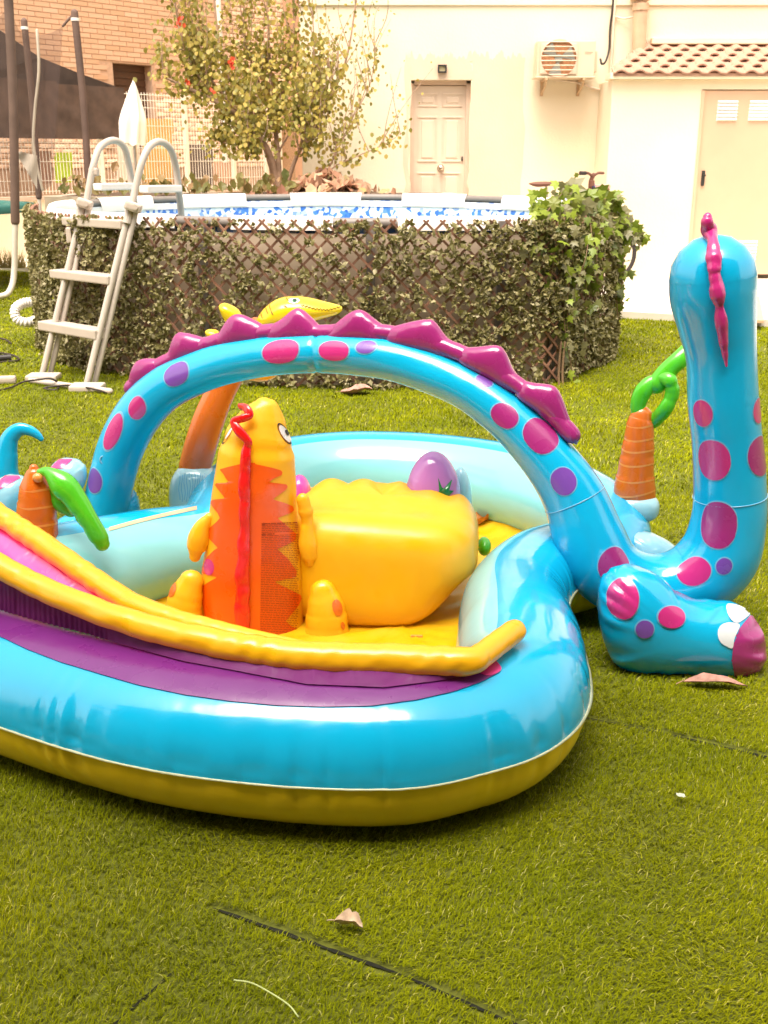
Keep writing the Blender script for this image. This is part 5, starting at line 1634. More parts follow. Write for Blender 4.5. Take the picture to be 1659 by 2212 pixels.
# welded edge: little flat flange round the outside
ctr = ring_pts
outw = sm - ctr; outw[:, 2] = 0; outw /= np.linalg.norm(outw, axis=1)[:, None]
wob = .0016 * (vnoise(np.arange(rm) * .55, 8) - .5)
A_ = sm - outw * .002 + np.array([0, 0, .0012]); B_ = sm + outw * .0055 + np.array([0, 0, 1.0]) * wob[:, None]; C_ = sm - outw * .002 - np.array([0, 0, .0012])
V = np.stack([A_, B_, C_], 1).reshape(-1, 3)
F_ = []
for i in range(rm):
    i2 = (i + 1) % rm
    F_ += [(i * 3, i2 * 3, i2 * 3 + 1, i * 3 + 1), (i * 3 + 1, i2 * 3 + 1, i2 * 3 + 2, i * 3 + 2)]
mk('weld_seam', V, F_, V_SEAM, ring)
# pool floor, slack yellow sheet
gx = np.linspace(-1.35, .9, 190); gy = np.linspace(1.95, 4.2, 190)
GX, GY = np.meshgrid(gx, gy)
In = inside(RP[:, :2], GX, GY)
rad_ = np.hypot(GX - .05, GY - 2.9); ang_ = np.arctan2(GY - 2.9, GX - .05)
Wz = .030 + .010 * vnoise(ang_ * 9 + rad_ * 2, 4) + .008 * vnoise(GX * 14 + GY * 5, 7) + .006 * vnoise(GY * 22 - GX * 7, 2)
dr = np.full(GX.shape, 9.)
for q in RP[::3]: dr = np.minimum(dr, np.hypot(GX - q[0], GY - q[1]))
Wz += .06 * np.exp(-((dr - .05) / .09) ** 2)
V = np.stack([GX, GY, Wz], -1).reshape(-1, 3)
F_ = [(j * 190 + i, j * 190 + i + 1, (j + 1) * 190 + i + 1, (j + 1) * 190 + i) for j in range(189) for i in range(189) if In[j, i] and In[j + 1, i + 1] and In[j, i + 1] and In[j + 1, i]]
PT('pool_floor', V, F_, V_YEL)

# ---- dinosaur body: arch, belly and neck in one tube
AL, AR = np.array([-1.02, 3.58]), np.array([.72, 2.97])
def arch_Y(x):
    """depth of the arch plane at photo column x"""
    lo, hi = 2.5, 4.5
    t = (x - 240) / (1290 - 240)
    return 3.58 + (2.97 - 3.58) * min(1, max(-.2, t))
body_px = [(214, 1190, 50), (226, 1110, 50), (240, 1040, 49), (262, 965, 50), (300, 895, 50), (352, 842, 48), (418, 808, 46), (490, 784, 45), (580, 769, 44), (676, 763, 43), (770, 767, 44), (865, 782, 45), (990, 829, 46), (1070, 880, 50), (1130, 932, 54), (1195, 1005, 60), (1240, 1075, 67), (1272, 1160, 76), (1305, 1225, 78), (1362, 1260, 74), (1430, 1268, 74), (1500, 1250, 82), (1552, 1200, 84), (1574, 1120, 78), (1576, 1040, 75), (1570, 950, 73), (1562, 870, 74), (1558, 770, 74), (1549, 700, 82), (1541, 640, 90), (1540, 598, 91)]
bp_, br_ = [], []
for (x, y, h) in body_px:
    p = at(x, y, Y=arch_Y(x)); bp_.append(p); br_.append(px(h, p))
bz = min(p[2] - r_ for p, r_ in zip(bp_[12:], br_[12:]))
pn = np.array([AR[1] - AL[1], -(AR[0] - AL[0]), 0]); pn /= np.linalg.norm(pn)      # towards the camera
if pn[1] > 0: pn = -pn
def body_disp(S, th, R):
    d = jag(S, th, R, 0, .0, 40, .2, 3)
    return d + .003 * (vnoise(S * 5 + np.sin(th) * 2, 15) - .5)
BV, BF, BUV, (bm_, bs_) = tube(bp_, br_, 56, n=420, ref=pn, disp=body_disp)
# pinch fold near the top of the arch
fold = at(690, 760, Y=arch_Y(690))
dv = BV - fold; along = dv @ np.array([AR[0] - AL[0], AR[1] - AL[1], 0]) / np.linalg.norm(AR - AL)
cenl = np.repeat(BV.reshape(bm_, bs_, 3).mean(1), bs_, 0)
k = .09 * np.exp(-((along + .004 * np.sin(dv[:, 2] * 60)) / .006) ** 2) * (np.linalg.norm(dv, axis=1) < .2)
BV = BV - (BV - cenl) * k[:, None]
body = PT('dinosaur_body', BV, BF, V_BLUE)
body_bvh = bvh_of(BV, BF)
for (x, y, hw_, hh_, rot, m) in [(244, 932, 20, 42, -.5, V_PINK), (296, 881, 21, 25, -.2, V_PINK), (203, 1038, 20, 27, 0, V_VIO), (381, 807, 31, 27, .6, V_VIO), (606, 758, 41, 32, .1, V_PINK), (721, 757, 33, 26, -.1, V_PINK), (791, 749, 22, 16, 0, V_VIO),
                                 (1046, 823, 19, 14, -.5, V_VIO), (1090, 898, 31, 28, -.5, V_MAG), (1169, 940, 41, 43, -.6, V_MAG), (1217, 1040, 29, 31, -.4, V_VIO), (1327, 1222, 37, 42, -.3, V_MAG), (1499, 1234, 33, 32, 0, V_PINK), (1564, 1223, 17, 18, 0, V_VIO),
                                 (1552, 1134, 36, 51, .05, V_MAG), (1540, 994, 30, 43, .15, V_PINK), (1517, 893, 15, 27, .1, V_PINK), (1638, 887, 16, 27, .1, V_PINK), (1643, 985, 33, 43, -.15, V_MAG)]:
    spot('spot', body_bvh, x, y, hw_, hh_, m, body, rot, edge=V_EDGE)
# weld line round the neck and the leg
for (cx, cy, tx, ty) in ((1576, 1073, 0, 1), (1262, 1072, 1.0, 1.4)):
    c = at(cx, cy, Y=2.97)
    i = int(np.argmin(np.linalg.norm(BV.reshape(bm_, bs_, 3).mean(1) - c, axis=1)))
    loop = BV.reshape(bm_, bs_, 3)[i]; cc = loop.mean(0)
    Vt, Ft, _, _ = tube(cc + (loop - cc) * 1.008, .0014, 6, closed=True); mk('weld_seam', Vt, Ft, V_EDGE, body)
# air valve at the leg foot
vp, vn = hit(body_bvh, *zt(1180, 750))
if vp:
    Vt, Ft, _, _ = tube([np.array(vp) - np.array(vn) * .004 + np.array([.012 * math.cos(a_), 0, .013 * math.sin(a_)]) for a_ in np.linspace(0, 2 * math.pi, 14, endpoint=False)], .0035, 6, closed=True)
    mk('air_valve', Vt, Ft, V_EDGE, body)

# ---- spikes along the arch
def spike(pts6, seed):
    P = [z6(*q) for q in pts6]
    c = np.mean(P, 0)
    Yc = arch_Y(c[0])
    yaw = math.atan2((AR - AL)[1], (AR - AL)[0])
    V, F_ = px_pillow(P, Yc, .031, yaw=yaw, pucker=.25, seed=seed, K=7, M=56, p=2.4)
    return PT('spike', V, F_, V_MAG)
for i, q in enumerate([[(64, 368), (72, 310), (90, 266), (128, 252), (186, 262), (190, 300), (130, 345)],
                       [(184, 262), (205, 225), (228, 170), (262, 165), (346, 192), (350, 230), (270, 260), (200, 290)],
                       [(346, 196), (380, 160), (412, 112), (446, 100), (492, 118), (540, 150), (540, 200), (450, 210), (356, 232)],
                       [(540, 152), (592, 116), (632, 84), (660, 84), (712, 130), (742, 164), (738, 205), (640, 200), (545, 205)],
                       [(744, 168), (790, 122), (836, 90), (872, 88), (922, 126), (962, 152), (958, 205), (850, 198), (750, 205)],
                       [(962, 152), (1030, 128), (1088, 118), (1118, 126), (1160, 180), (1212, 222), (1195, 262), (1090, 232), (966, 205)],
                       [(1208, 222), (1270, 212), (1334, 208), (1362, 232), (1388, 290), (1420, 336), (1395, 375), (1300, 320), (1205, 268)],
                       [(1416, 334), (1470, 338), (1524, 346), (1552, 378), (1580, 452), (1610, 545), (1570, 525), (1480, 445), (1400, 380)]]):
    spike(q, i)

rb = [(74, 358), (130, 300), (188, 272), (264, 232), (346, 206), (440, 180), (541, 166), (640, 162), (742, 168), (850, 162), (962, 170), (1090, 196), (1208, 240), (1310, 290), (1408, 352), (1500, 424), (1590, 520)]
Pb = [at(*z6(*q), Y=arch_Y(z6(*q)[0])) for q in rb]
Vt, Ft, _, _ = tube([q + np.array([0, 0, .004]) for q in Pb], .027, 16, n=160, disp=lambda S, th, R: -.003 * vnoise(S * 60, 3)); PT('spike_base', Vt, Ft, V_MAG)

# ---- floppy crest down the back of the head
P = []; Rr = []
for (zx, zy, w) in [(1152, 168, 30), (1150, 215, 44), (1172, 330, 52), (1196, 405, 36), (1203, 520, 52), (1205, 600, 48), (1208, 650, 38), (1222, 760, 50), (1240, 860, 44), (1246, 905, 30), (1256, 1010, 44), (1268, 1110, 36), (1280, 1220, 28), (1292, 1310, 20), (1304, 1400, 8)]:
    x, y = zr(zx, zy)
    p, nr = hit(body_bvh, x, y)
    if p is None: q = at(x, y, Y=2.93)
    else: q = np.array(p) + np.array(nr) * .014
    P.append(q); Rr.append(px(w * .947 / 3.67 * 1.35, q))
P = np.array(P); P[0:3, 1] = np.minimum(P[0:3, 1], P[3, 1] + .05)
def cr_disp(S, th, R): return -.35 * R * vnoise(S * 60, 4) * vnoise(th * 2 + S * 20, 6)
Vt, Ft, _, _ = tube(P, Rr, 22, n=150, disp=cr_disp)
PT('head_crest', Vt, Ft, V_PINK)

# ---- big front foot
fo = [zf(*q) for q in [(497, 1060), (520, 980), (575, 915), (650, 882), (740, 880), (850, 915), (950, 975), (1030, 1055), (1140, 1108), (1270, 1128), (1390, 1132), (1490, 1165), (1570, 1245), (1622, 1345), (1636, 1430), (1605, 1540), (1530, 1625), (1420, 1642), (1260, 1598), (1080, 1585), (900, 1582), (720, 1578), (610, 1540), (545, 1430), (512, 1320), (498, 1190)]]
FV, FF_ = px_pillow(fo, 2.715, .105, pucker=.45, seed=5, K=14, M=110, p=2.6, waves=60)
def v_of(p):
    dp = depth(p); return p[0] / dp * FPX + 829.5, ((EYE - p[2]) * CO - p[1] * SI) / dp * FPX + 1106
fmi = []
for f_ in FF_:
    x, y = v_of(np.mean([FV[i] for i in f_], 0)); zx, zy = (x / .947 - 1200) * 3.005, (y / .947 - 1000) * 3.005
    fmi.append(1 if zx > np.interp(zy, [1205, 1300, 1420, 1520, 1640], [1540, 1462, 1416, 1408, 1432]) + 16 else 0)
foot = PT('foot', FV, FF_, [V_BLUE, V_MAG], midx=fmi)
foot_bvh = bvh_of(FV, FF_)
for (zx, zy, a_, b_, m, rot) in [(665, 1100, 107, 138, V_PINK, .1), (993, 1225, 92, 74, V_PINK, -.15), (812, 1305, 61, 60, V_VIO, 0)]:
    x, y = zf(zx, zy); k = .947 / 3.005
    spot('spot', foot_bvh, x, y, a_ * k, b_ * k, m, foot, rot, edge=V_EDGE, cast=True, off=.005)
rows = []
for zy in np.linspace(1205, 1638, 36):
    xl = np.interp(zy, [1205, 1300, 1420, 1520, 1640], [1540, 1462, 1416, 1408, 1432]); xr = np.interp(zy, [1200, 1250, 1345, 1430, 1540, 1600, 1640], [1545, 1574, 1624, 1637, 1606, 1560, 1440])
    (a_, y), (b_, _) = zf(xl, zy), zf(xr, zy); rows.append((y, a_, b_))
rows_print('toe_tip', foot_bvh, rows, V_MAG, foot, off=.003)
for nail in ([(1378, 1142), (1440, 1146), (1500, 1172), (1530, 1200), (1490, 1240), (1440, 1266), (1400, 1240), (1376, 1190)], [(1460, 1285), (1420, 1265), (1370, 1265), (1325, 1290), (1310, 1340), (1330, 1395), (1375, 1425), (1412, 1434), (1425, 1370)]):
    c = np.mean(nail, 0); V = []; M_ = 40
    Q = catmull(np.array(nail, float), M_, closed=True)
    okv = True
    for k_ in range(7):
        for j in range(M_):
            q = c + (Q[j] - c) * k_ / 6
            p, nr = hit(foot_bvh, *zf(*q))
            if p is None: p, nr, _, _ = foot_bvh.find_nearest(Vector(at(*zf(*q), Y=2.70)))
            V.append(p + nr * .0036)
    mk('toenail', V, [(k_ * M_ + j, k_ * M_ + (j + 1) % M_, (k_ + 1) * M_ + (j + 1) % M_, (k_ + 1) * M_ + j) for k_ in range(6) for j in range(M_)], V_WHITE, foot)

# ---- hind feet and fins on the far side
V, F_ = px_pillow([zf(*q) for q in [(690, 690), (740, 655), (840, 650), (940, 685), (1030, 745), (1090, 830), (1000, 900), (760, 880)]], 3.16, .06, pucker=.5, seed=7); PT('hind_foot', V, F_, V_PALE)
V, F_ = px_pillow([zt(*q) for q in [(1250, 1420), (1330, 1200), (1440, 1100), (1500, 1085), (1560, 1150), (1600, 1280), (1590, 1400), (1500, 1460)]], 3.62, .05, pucker=.9, seed=8, waves=50); PT('hind_foot', V, F_, V_BLUE)
V, F_ = px_pillow([zt(*q) for q in [(560, 960), (590, 820), (680, 745), (830, 738), (930, 790), (985, 870), (960, 1060), (800, 1250), (640, 1150)]], 3.55, .06, pucker=.3, seed=9)
ft = PT('hind_foot', V, F_, V_PALE); fb = bvh_of(V, F_)
rows = []
for zy in np.linspace(745, 850, 12):
    (a_, y), (b_, _) = zt(np.interp(zy, [745, 850], [680, 575]), zy), zt(np.interp(zy, [745, 850], [835, 720]), zy); rows.append((y, a_, b_))
rows_print('toe_tip', fb, rows, V_PINK, ft)
V, F_ = px_pillow([zt(*q) for q in [(-180, 1300), (-150, 1050), (-20, 965), (90, 930), (230, 945), (290, 1040), (260, 1250), (180, 1400), (0, 1450)]], 3.25, .07, pucker=.3, seed=10)
ft = PT('hind_foot', V, F_, V_PALE); fb = bvh_of(V, F_)
rows = []
for zy in np.linspace(935, 1090, 12):
    (a_, y), (b_, _) = zt(np.interp(zy, [935, 1090], [60, -120]), zy), zt(np.interp(zy, [935, 960, 1090], [215, 235, 0]), zy); rows.append((y, a_, b_))
rows_print('toe_tip', fb, rows, V_PINK, ft)
V, F_ = px_pillow([zt(*q) for q in [(640, 1560), (660, 1440), (760, 1400), (880, 1380), (960, 1450), (900, 1560), (760, 1600)]], 3.30, .05, pucker=.8, seed=11); PT('slack_fold', V, F_, V_BLUE)
# curled tail tip
tp_ = []; tr_ = []
for (zx, zy, w) in [(60, 1000, 190), (50, 850, 175), (70, 720, 150), (85, 600, 128), (110, 510, 112), (160, 440, 98), (230, 400, 86), (310, 405, 74), (385, 435, 62), (440, 475, 50), (468, 505, 38)]:
    p = at(*zt(zx, zy), Y=3.85); tp_.append(p); tr_.append(px(w * .1884, p) * .9)
Vt, Ft, _, _ = tube(tp_, tr_, 28, n=90, ref=(0, -1, 0), squash=.7, disp=lambda S, th, R: jag(S, th, R, math.pi * .5, .012, 60, .5, 4) * .5)
PT('tail', Vt, Ft, V_BLUE)

# ---- tyrannosaur standing in the pool
TY = 2.93
tb = []; trr = []
for (zx, zy, w) in [(840, 186, 4), (840, 192, 28), (840, 205, 58), (841, 222, 84), (841, 245, 108), (838, 275, 132), (833, 310, 156), (826, 350, 182), (814, 400, 210), (802, 455, 238), (792, 520, 262), (780, 650, 290), (772, 800, 308), (760, 1000, 326), (755, 1200, 346), (757, 1400, 372), (748, 1600, 388), (750, 1800, 384), (753, 2000, 372), (755, 2200, 350)]:
    p = at(*z8(zx, zy), Y=TY); tb.append(p); trr.append(px(w * .2854, p))
def tdisp(S, th, R): return jag(S, th, R, 0, .0, 50, .3, 2) + .002 * (vnoise(S * 30, 5) - .5) * np.exp(-((S - .16) / .05) ** 2) * 4
TV, TF, _, _ = tube(tb, trr, 56, n=260, caps=False, ref=(0, -1, 0), squash=.70, disp=tdisp)
trex = PT('tyrannosaur', TV, TF, V_AMBER); tbvh = bvh_of(TV, TF)
left = [(690, 660), (715, 560), (732, 503), (760, 528), (800, 552), (830, 575), (834, 480), (850, 468), (880, 490), (950, 545), (962, 446), (985, 438), (1010, 446), (1060, 488), (1100, 506), (1130, 480), (1190, 412), (1220, 406), (1250, 420), (1325, 490), (1345, 460), (1400, 405), (1470, 372), (1520, 372), (1548, 488), (1572, 440), (1620, 366), (1700, 362), (1850, 395), (2000, 410), (2080, 415)]
right = [(690, 770), (715, 880), (735, 958), (752, 975), (775, 968), (800, 910), (830, 872), (842, 1000), (862, 1014), (885, 1000), (958, 902), (985, 990), (1010, 1052), (1040, 1062), (1058, 1040), (1100, 936), (1150, 1000), (1220, 1076), (1265, 1072), (1300, 1010), (1335, 936), (1400, 1010), (1500, 1080), (1545, 1078), (1582, 910), (1630, 1010), (1680, 1108), (1710, 1118), (1760, 1096), (1880, 1000), (1925, 1050), (1945, 1120), (1990, 1118), (2040, 1080), (2080, 1060)]
ly, lx = zip(*left); ry_, rx_ = zip(*right)
rows = []
for zy in np.linspace(682, 2060, 170):
    (a_, y), (b_, _) = z8(np.interp(zy, ly, lx), zy), z8(np.interp(zy, ry_, rx_), zy); rows.append((y, a_, b_))
pat = rows_print('back_pattern', tbvh, rows, V_ORANGE, trex, off=.002, cols=22)
# block of tiny safety print, too small to read
mbp = MB(); random.seed(4); zy = 1138.0
lines = []
while zy < 2020:
    x = np.interp(zy, [1138, 1980], [818, 806]); end = min(1092, np.interp(zy, [1138, 1400, 1980], [1085, 1100, 1085]))
    head = 1138 <= zy < 1150 or 1215 <= zy < 1230
    while x < end - 8:
        w = random.uniform(10, 34) * (1.0 if not head else 1.2); w = min(w, end - x)
        lines.append((x, w, zy, 8.0 if head else 4.6)); x += w + random.uniform(3, 7)
        if head and x > 915 and zy > 1200: break
    zy += 13.2
Vp = []; Fp = []
for (x, w, zy, h) in lines:
    n = len(Vp); q = []
    for (dx_, dy_) in ((0, 0), (w, 0), (w, h), (0, h)):
        sl = -(x + dx_ - 815) * .03
        p, nr = hit(tbvh, *z8(x + dx_, zy + dy_ + sl)); q.append(None if p is None else p + nr * .0034)
    if all(s_ is not None for s_ in q): Vp += q; Fp.append((n, n + 1, n + 2, n + 3))
mk('safety_print', Vp, Fp, INK, trex, smooth=False)
for (zx, zy) in ((832, 1143), (832, 1222)): spot('print_symbol', tbvh, *z8(zx, zy), 3.4, 2.6, INK, trex, off=.0036)
# red ribbon-like ridge
rp = []; rrr = []
for (zx, zy, w, out) in [(690, 285, 20, .02), (735, 300, 26, .028), (748, 345, 24, .028), (705, 372, 26, .03), (650, 398, 24, .03), (672, 450, 28, .024), (722, 515, 26, .016), (716, 560, 24, .012), (702, 640, 34, .012), (698, 760, 32, .010), (692, 860, 40, .012), (700, 960, 30, .010), (694, 1060, 36, .012), (698, 1170, 30, .010), (688, 1280, 38, .012), (690, 1400, 36, .012), (676, 1530, 42, .012), (684, 1650, 42, .012), (676, 1760, 46, .012), (680, 1900, 44, .012), (680, 2040, 42, .012)]:
    p, nr = hit(tbvh, *z8(zx, zy))
    if p is None: q = at(*z8(zx, zy), Y=TY - .06)
    else: q = np.array(p) + np.array(nr) * out
    rp.append(q); rrr.append(px(w * .2854, q) * 1.35)
def rdisp(S, th, R): return -.30 * R * vnoise(S * 38 + 2, 4) * vnoise(th * 1.6 + S * 25, 6)
Vt, Ft, _, _ = tube(rp, rrr, 18, n=220, ref=(0, -1, 0), squash=.55, disp=rdisp); mk('ridge', Vt, Ft, V_RED, trex)
# eyes: the right one shows, the left one just its rim
ex, ey = z8(992, 462)
spot('eye_white', tbvh, ex, ey, 7.0, 21, V_WHITE, trex, .55, off=.0025, edge=INKD, cast=True)
spot('eye_iris', tbvh, ex + 3, ey - 2, 3, 7, INKD, trex, .5, off=.004, cast=True)
ex, ey = z8(574, 460); spot('eye_white', tbvh, ex, ey, 2.0, 14, V_WHITE, trex, -.55, off=.0025, edge=INKD, cast=True)
for (zx, zy, a_, b_, rot) in [(420, 1470, 50, 62, .2)]:
    x, y = z8(zx, zy); spot('spot', tbvh, x, y, a_ * .2854, b_ * .2854, V_PINK, trex, rot, off=.003)
def limb(name, pts8, Yv, sq=.8, mat=V_AMBER, amp=.18, seed=1, par=trex):
    P_ = [at(*z8(a_, b_), Y=Yv) for a_, b_, w in pts8]; R__ = [px(w * .2854, q) for (a_, b_, w), q in zip(pts8, P_)]
    Vt, Ft, _, _ = tube(P_, R__, 26, n=60, ref=(0, -1, 0), squash=sq, disp=lambda S, th, R: -amp * R * vnoise(S * 70, seed) ** 2 * (.4 + .6 * np.abs(np.sin(th))))
    return mk(name, Vt, Ft, mat, par), bvh_of(Vt, Ft)
limb('arm', [(420, 1100, 40), (372, 1170, 66), (345, 1250, 84), (325, 1330, 76), (315, 1385, 50)], 2.90, seed=3)
limb('arm', [(1130, 960, 50), (1150, 1040, 58), (1165, 1130, 48), (1165, 1200, 66), (1172, 1290, 78), (1182, 1380, 70), (1186, 1430, 44)], 2.90, seed=5)
lg, lgb = limb('leg', [(285, 1580, 92), (262, 1640, 116), (242, 1710, 132), (225, 1800, 145), (225, 1900, 150), (225, 2050, 140)], 2.88, amp=.05, seed=7)
x, y = z8(140, 1640); spot('spot', lgb, x, y, 10, 17, V_TRUNK, lg, -.4)
lg, lgb = limb('leg', [(1285, 1665, 104), (1294, 1715, 130), (1306, 1790, 152), (1312, 1900, 165), (1318, 2030, 172), (1320, 2150, 160)], 2.87, amp=.05, seed=9)
for (zx, zy, a_, b_) in ((1392, 1780, 38, 66), (1433, 1915, 16, 30)):
    x, y = z8(zx, zy); spot('spot', lgb, x, y, a_ * .2854, b_ * .2854, V_TRUNK, lg, .3)

# ---- yellow cushion wall with tufted top
cen = np.array([-.005, 3.13, .195]); V = []; F_ = []; nu, nvv = 120, 60
for i in range(nvv + 1):
    a_ = math.pi * (i / nvv - .5)
    for j in range(nu):
        b_ = 2 * math.pi * j / nu
        sp = lambda w, e: math.copysign(abs(w) ** e, w)
        x = .30 * sp(math.cos(a_), .36) * sp(math.cos(b_), .55); y = .27 * sp(math.cos(a_), .36) * sp(math.sin(b_), .55); z = .178 * sp(math.sin(a_), .5)
        low = max(0, -z / .2)
        x *= 1 - .50 * low ** .8 * (x > 0); y *= 1 + .02 * low
        if z > .08:
            z += (z - .08) / .098 * (.022 * abs(math.sin((x + .02) * math.pi / .11)) * min(1, max(0, (y + .02) / .16)) - .010 * math.exp(-((y + .10) / .07) ** 2))
        z += (-.05 * x - .12 * max(0, y)) * (z > 0)
        rx = x * math.cos(-.10) - y * math.sin(-.10); ry2 = x * math.sin(-.10) + y * math.cos(-.10)
        wr = 1 + (.022 * (vnoise(b_ * 5, 3) - .5) + .008 * (vnoise(b_ * 14, 3) - .5)) * (1 - abs(z) / .22)
        V.append((cen[0] + rx * wr, cen[1] + ry2 * wr, max(.032, cen[2] + z)))
for i in range(nvv):
    for j in range(nu): F_.append((i * nu + j, i * nu + (j + 1) % nu, (i + 1) * nu + (j + 1) % nu, (i + 1) * nu + j))
cush = PT('cushion_wall', V, F_, V_YEL)
c = at(900, 1377, Y=2.825); MB().box((c[0], c[1], c[2]), (.035, .006, .016), bev=.002).build('sewn_tag', plain('tag_brown', (.50, .25, .05, 1)), cush)

# ---- dinosaur eggs
c = at(*zb(935, 420), Y=3.27)
V, F_ = ellipsoid((c[0], c[1], c[2] - .03), (px(60, c), .075, .135), egg=.12); egg = PT('egg', V, F_, V_LILAC); eb = bvh_of(V, F_)
lf = [zb(*q) for q in [(890, 530), (905, 505), (945, 510), (918, 465), (955, 490), (972, 470), (965, 385), (990, 450), (1010, 455), (1052, 395), (1032, 465), (1062, 468), (1030, 500), (1000, 530), (950, 552), (905, 552)]]
cl = np.mean(lf, 0); V = []; m_ = len(lf)
for k_ in range(5):
    for j in range(m_):
        q = cl + (np.array(lf[j]) - cl) * k_ / 4; p, nr = hit(eb, *q)
        if p is None: p, nr, _, _ = eb.find_nearest(Vector(at(q[0], q[1], Y=3.20)))
        V.append(p + nr * .003)
mk('leaf_print', V, [(k_ * m_ + j, k_ * m_ + (j + 1) % m_, (k_ + 1) * m_ + (j + 1) % m_, (k_ + 1) * m_ + j) for k_ in range(4) for j in range(m_)], V_DGREEN, egg)
c = at(*zb(1105, 470), Y=3.33); V, F_ = ellipsoid((c[0], c[1], c[2] - .03), (px(26, c), .05, .11), egg=.1); PT('egg', V, F_, V_PALE)
c = at(*zb(1110, 600), Y=3.33); V, F_ = ellipsoid((c[0], c[1], c[2]), (px(26, c), .05, .08)); PT('egg_hatchling', V, F_, V_PEACH)
c = at(*z8(1108, 890), Y=3.2); V, F_ = ellipsoid((c[0], c[1], c[2] - .02), (px(25, c), .05, .07)); PT('egg', V, F_, V_HOT)
c = at(1046, 1180, Y=3.28); V, F_ = ellipsoid((c[0], c[1], c[2]), (px(15, c), .04, px(20, c))); PT('leaf_bump', V, F_, V_GREEN)

# ---- palm trees
def cone_trunk(pts, mat, stripes, name='trunk', par=None, Y=None):
    P_ = [at(x, y, Y=Y) for x, y, w in pts]; R__ = [px(w, q) for (x, y, w), q in zip(pts, P_)]
    Vt, Ft, _, _ = tube(P_, R__, 36, n=80, ref=(0, -1, 0), squash=.85, disp=lambda S, th, R: -.05 * R * vnoise(S * 60, 3) ** 2 * (np.abs(np.sin(th))))
    t = mk(name, Vt, Ft, mat, par); bv_ = bvh_of(Vt, Ft)
    G = Vt.reshape(-1, 36, 3); cy = G.mean(1)
    for z_ in stripes:
        i = int(np.argmin(np.abs(cy[4:-4, 2] - z_))) + 4
        lo = G[i]; cc = lo.mean(0)
        W_ = .0032; nn = len(lo)
        ring_ = cc + (lo - cc) * 1.012
        wv = np.array([0, 0, 1.]) * (.004 * np.sin(np.arange(nn) * 2 * math.pi / nn * 2))[:, None]
        V = np.vstack([ring_ + wv - np.array([0, 0, W_]), ring_ + wv + np.array([0, 0, W_])])
        mk('trunk_ring', V, [(j, (j + 1) % nn, nn + (j + 1) % nn, nn + j) for j in range(nn)], V_TRUNKL, t)
    return t
PY = 2.93
palm_trunk = cone_trunk([(82, 1215, 54), (80, 1150, 46), (79, 1100, 42), (77, 1050, 33), (74, 1020, 18), (73, 1012, 10)], V_TRUNK, [at(80, yy, Y=PY)[2] for yy in (1055, 1090, 1125, 1158)], par=play, Y=PY); palm_trunk.name = 'palm_trunk'
def frond(pts, Y, mat=V_GREEN, sq=.8, seed=1, amp=.2):
    P_ = [at(x, y, Y=Y + dy_) for x, y, w, dy_ in pts]; R__ = [px(w, q) for (x, y, w, dy_), q in zip(pts, P_)]
    Vt, Ft, _, _ = tube(P_, R__, 26, n=80, ref=(0, -1, 0), squash=sq, disp=lambda S, th, R: -amp * R * vnoise(S * 70, seed) ** 2 * np.exp(-np.abs((th - 1.2 + math.pi) % (2 * math.pi) - math.pi) / .6))
    return PT('palm_frond', Vt, Ft, mat)
frond([(86, 1020, 8, -.02), (105, 1022, 14, -.03), (135, 1048, 30, -.04), (165, 1085, 27, -.05), (190, 1122, 22, -.06), (212, 1158, 21, -.06), (220, 1174, 17, -.06)], PY, seed=3)
frond([(118, 1060, 14, .0), (134, 1085, 22, .0), (152, 1102, 16, .0)], PY, seed=4, mat=V_GREEN)
V, F_ = ellipsoid(at(82, 1032, Y=PY - .03), (.016, .012, .014)); PT('trunk_knot', V, F_, V_TRUNKL)
PY2 = 3.34
b2 = cone_trunk([(1372, 1076, 44), (1371, 1050, 44), (1375, 1000, 38), (1380, 950, 33), (1383, 912, 28), (1385, 900, 24)], V_TRUNK, [at(1375, yy, Y=PY2)[2] for yy in (918, 945, 970, 1000, 1032, 1060)], par=play, Y=PY2); b2.name = 'palm_trunk'
p_ = at(1373, 1086, Y=PY2); V, F_ = ellipsoid((p_[0], p_[1], p_[2] - .012), (px(50, p_), .075, .05), e=.8); PT('palm_base', V, F_, V_PALE)
# loop-shaped frond: a ring plus the upper blade
lp_ = [(1392, 905, 21), (1378, 880, 21), (1390, 845, 24), (1418, 822, 22), (1446, 822, 20), (1452, 850, 19), (1436, 885, 20), (1412, 908, 21)]
P_ = [at(x, y, Y=PY2 + (-.03 if x > 1420 else 0)) for x, y, w in lp_]; R__ = [px(w * .82, q) for (x, y, w), q in zip(lp_, P_)]
Vt, Ft, _, _ = tube(P_, R__, 24, n=90, closed=True, ref=(0, -1, 0), squash=.8, disp=lambda S, th, R: -.2 * R * vnoise(S * 60, 3) ** 2); PT('palm_frond', Vt, Ft, V_GREEN)
frond([(1420, 830, 22, .0), (1440, 805, 22, .0), (1468, 778, 21, .0), (1500, 752, 22, .02), (1540, 735, 20, .03), (1580, 735, 14, .03)], PY2, seed=6)

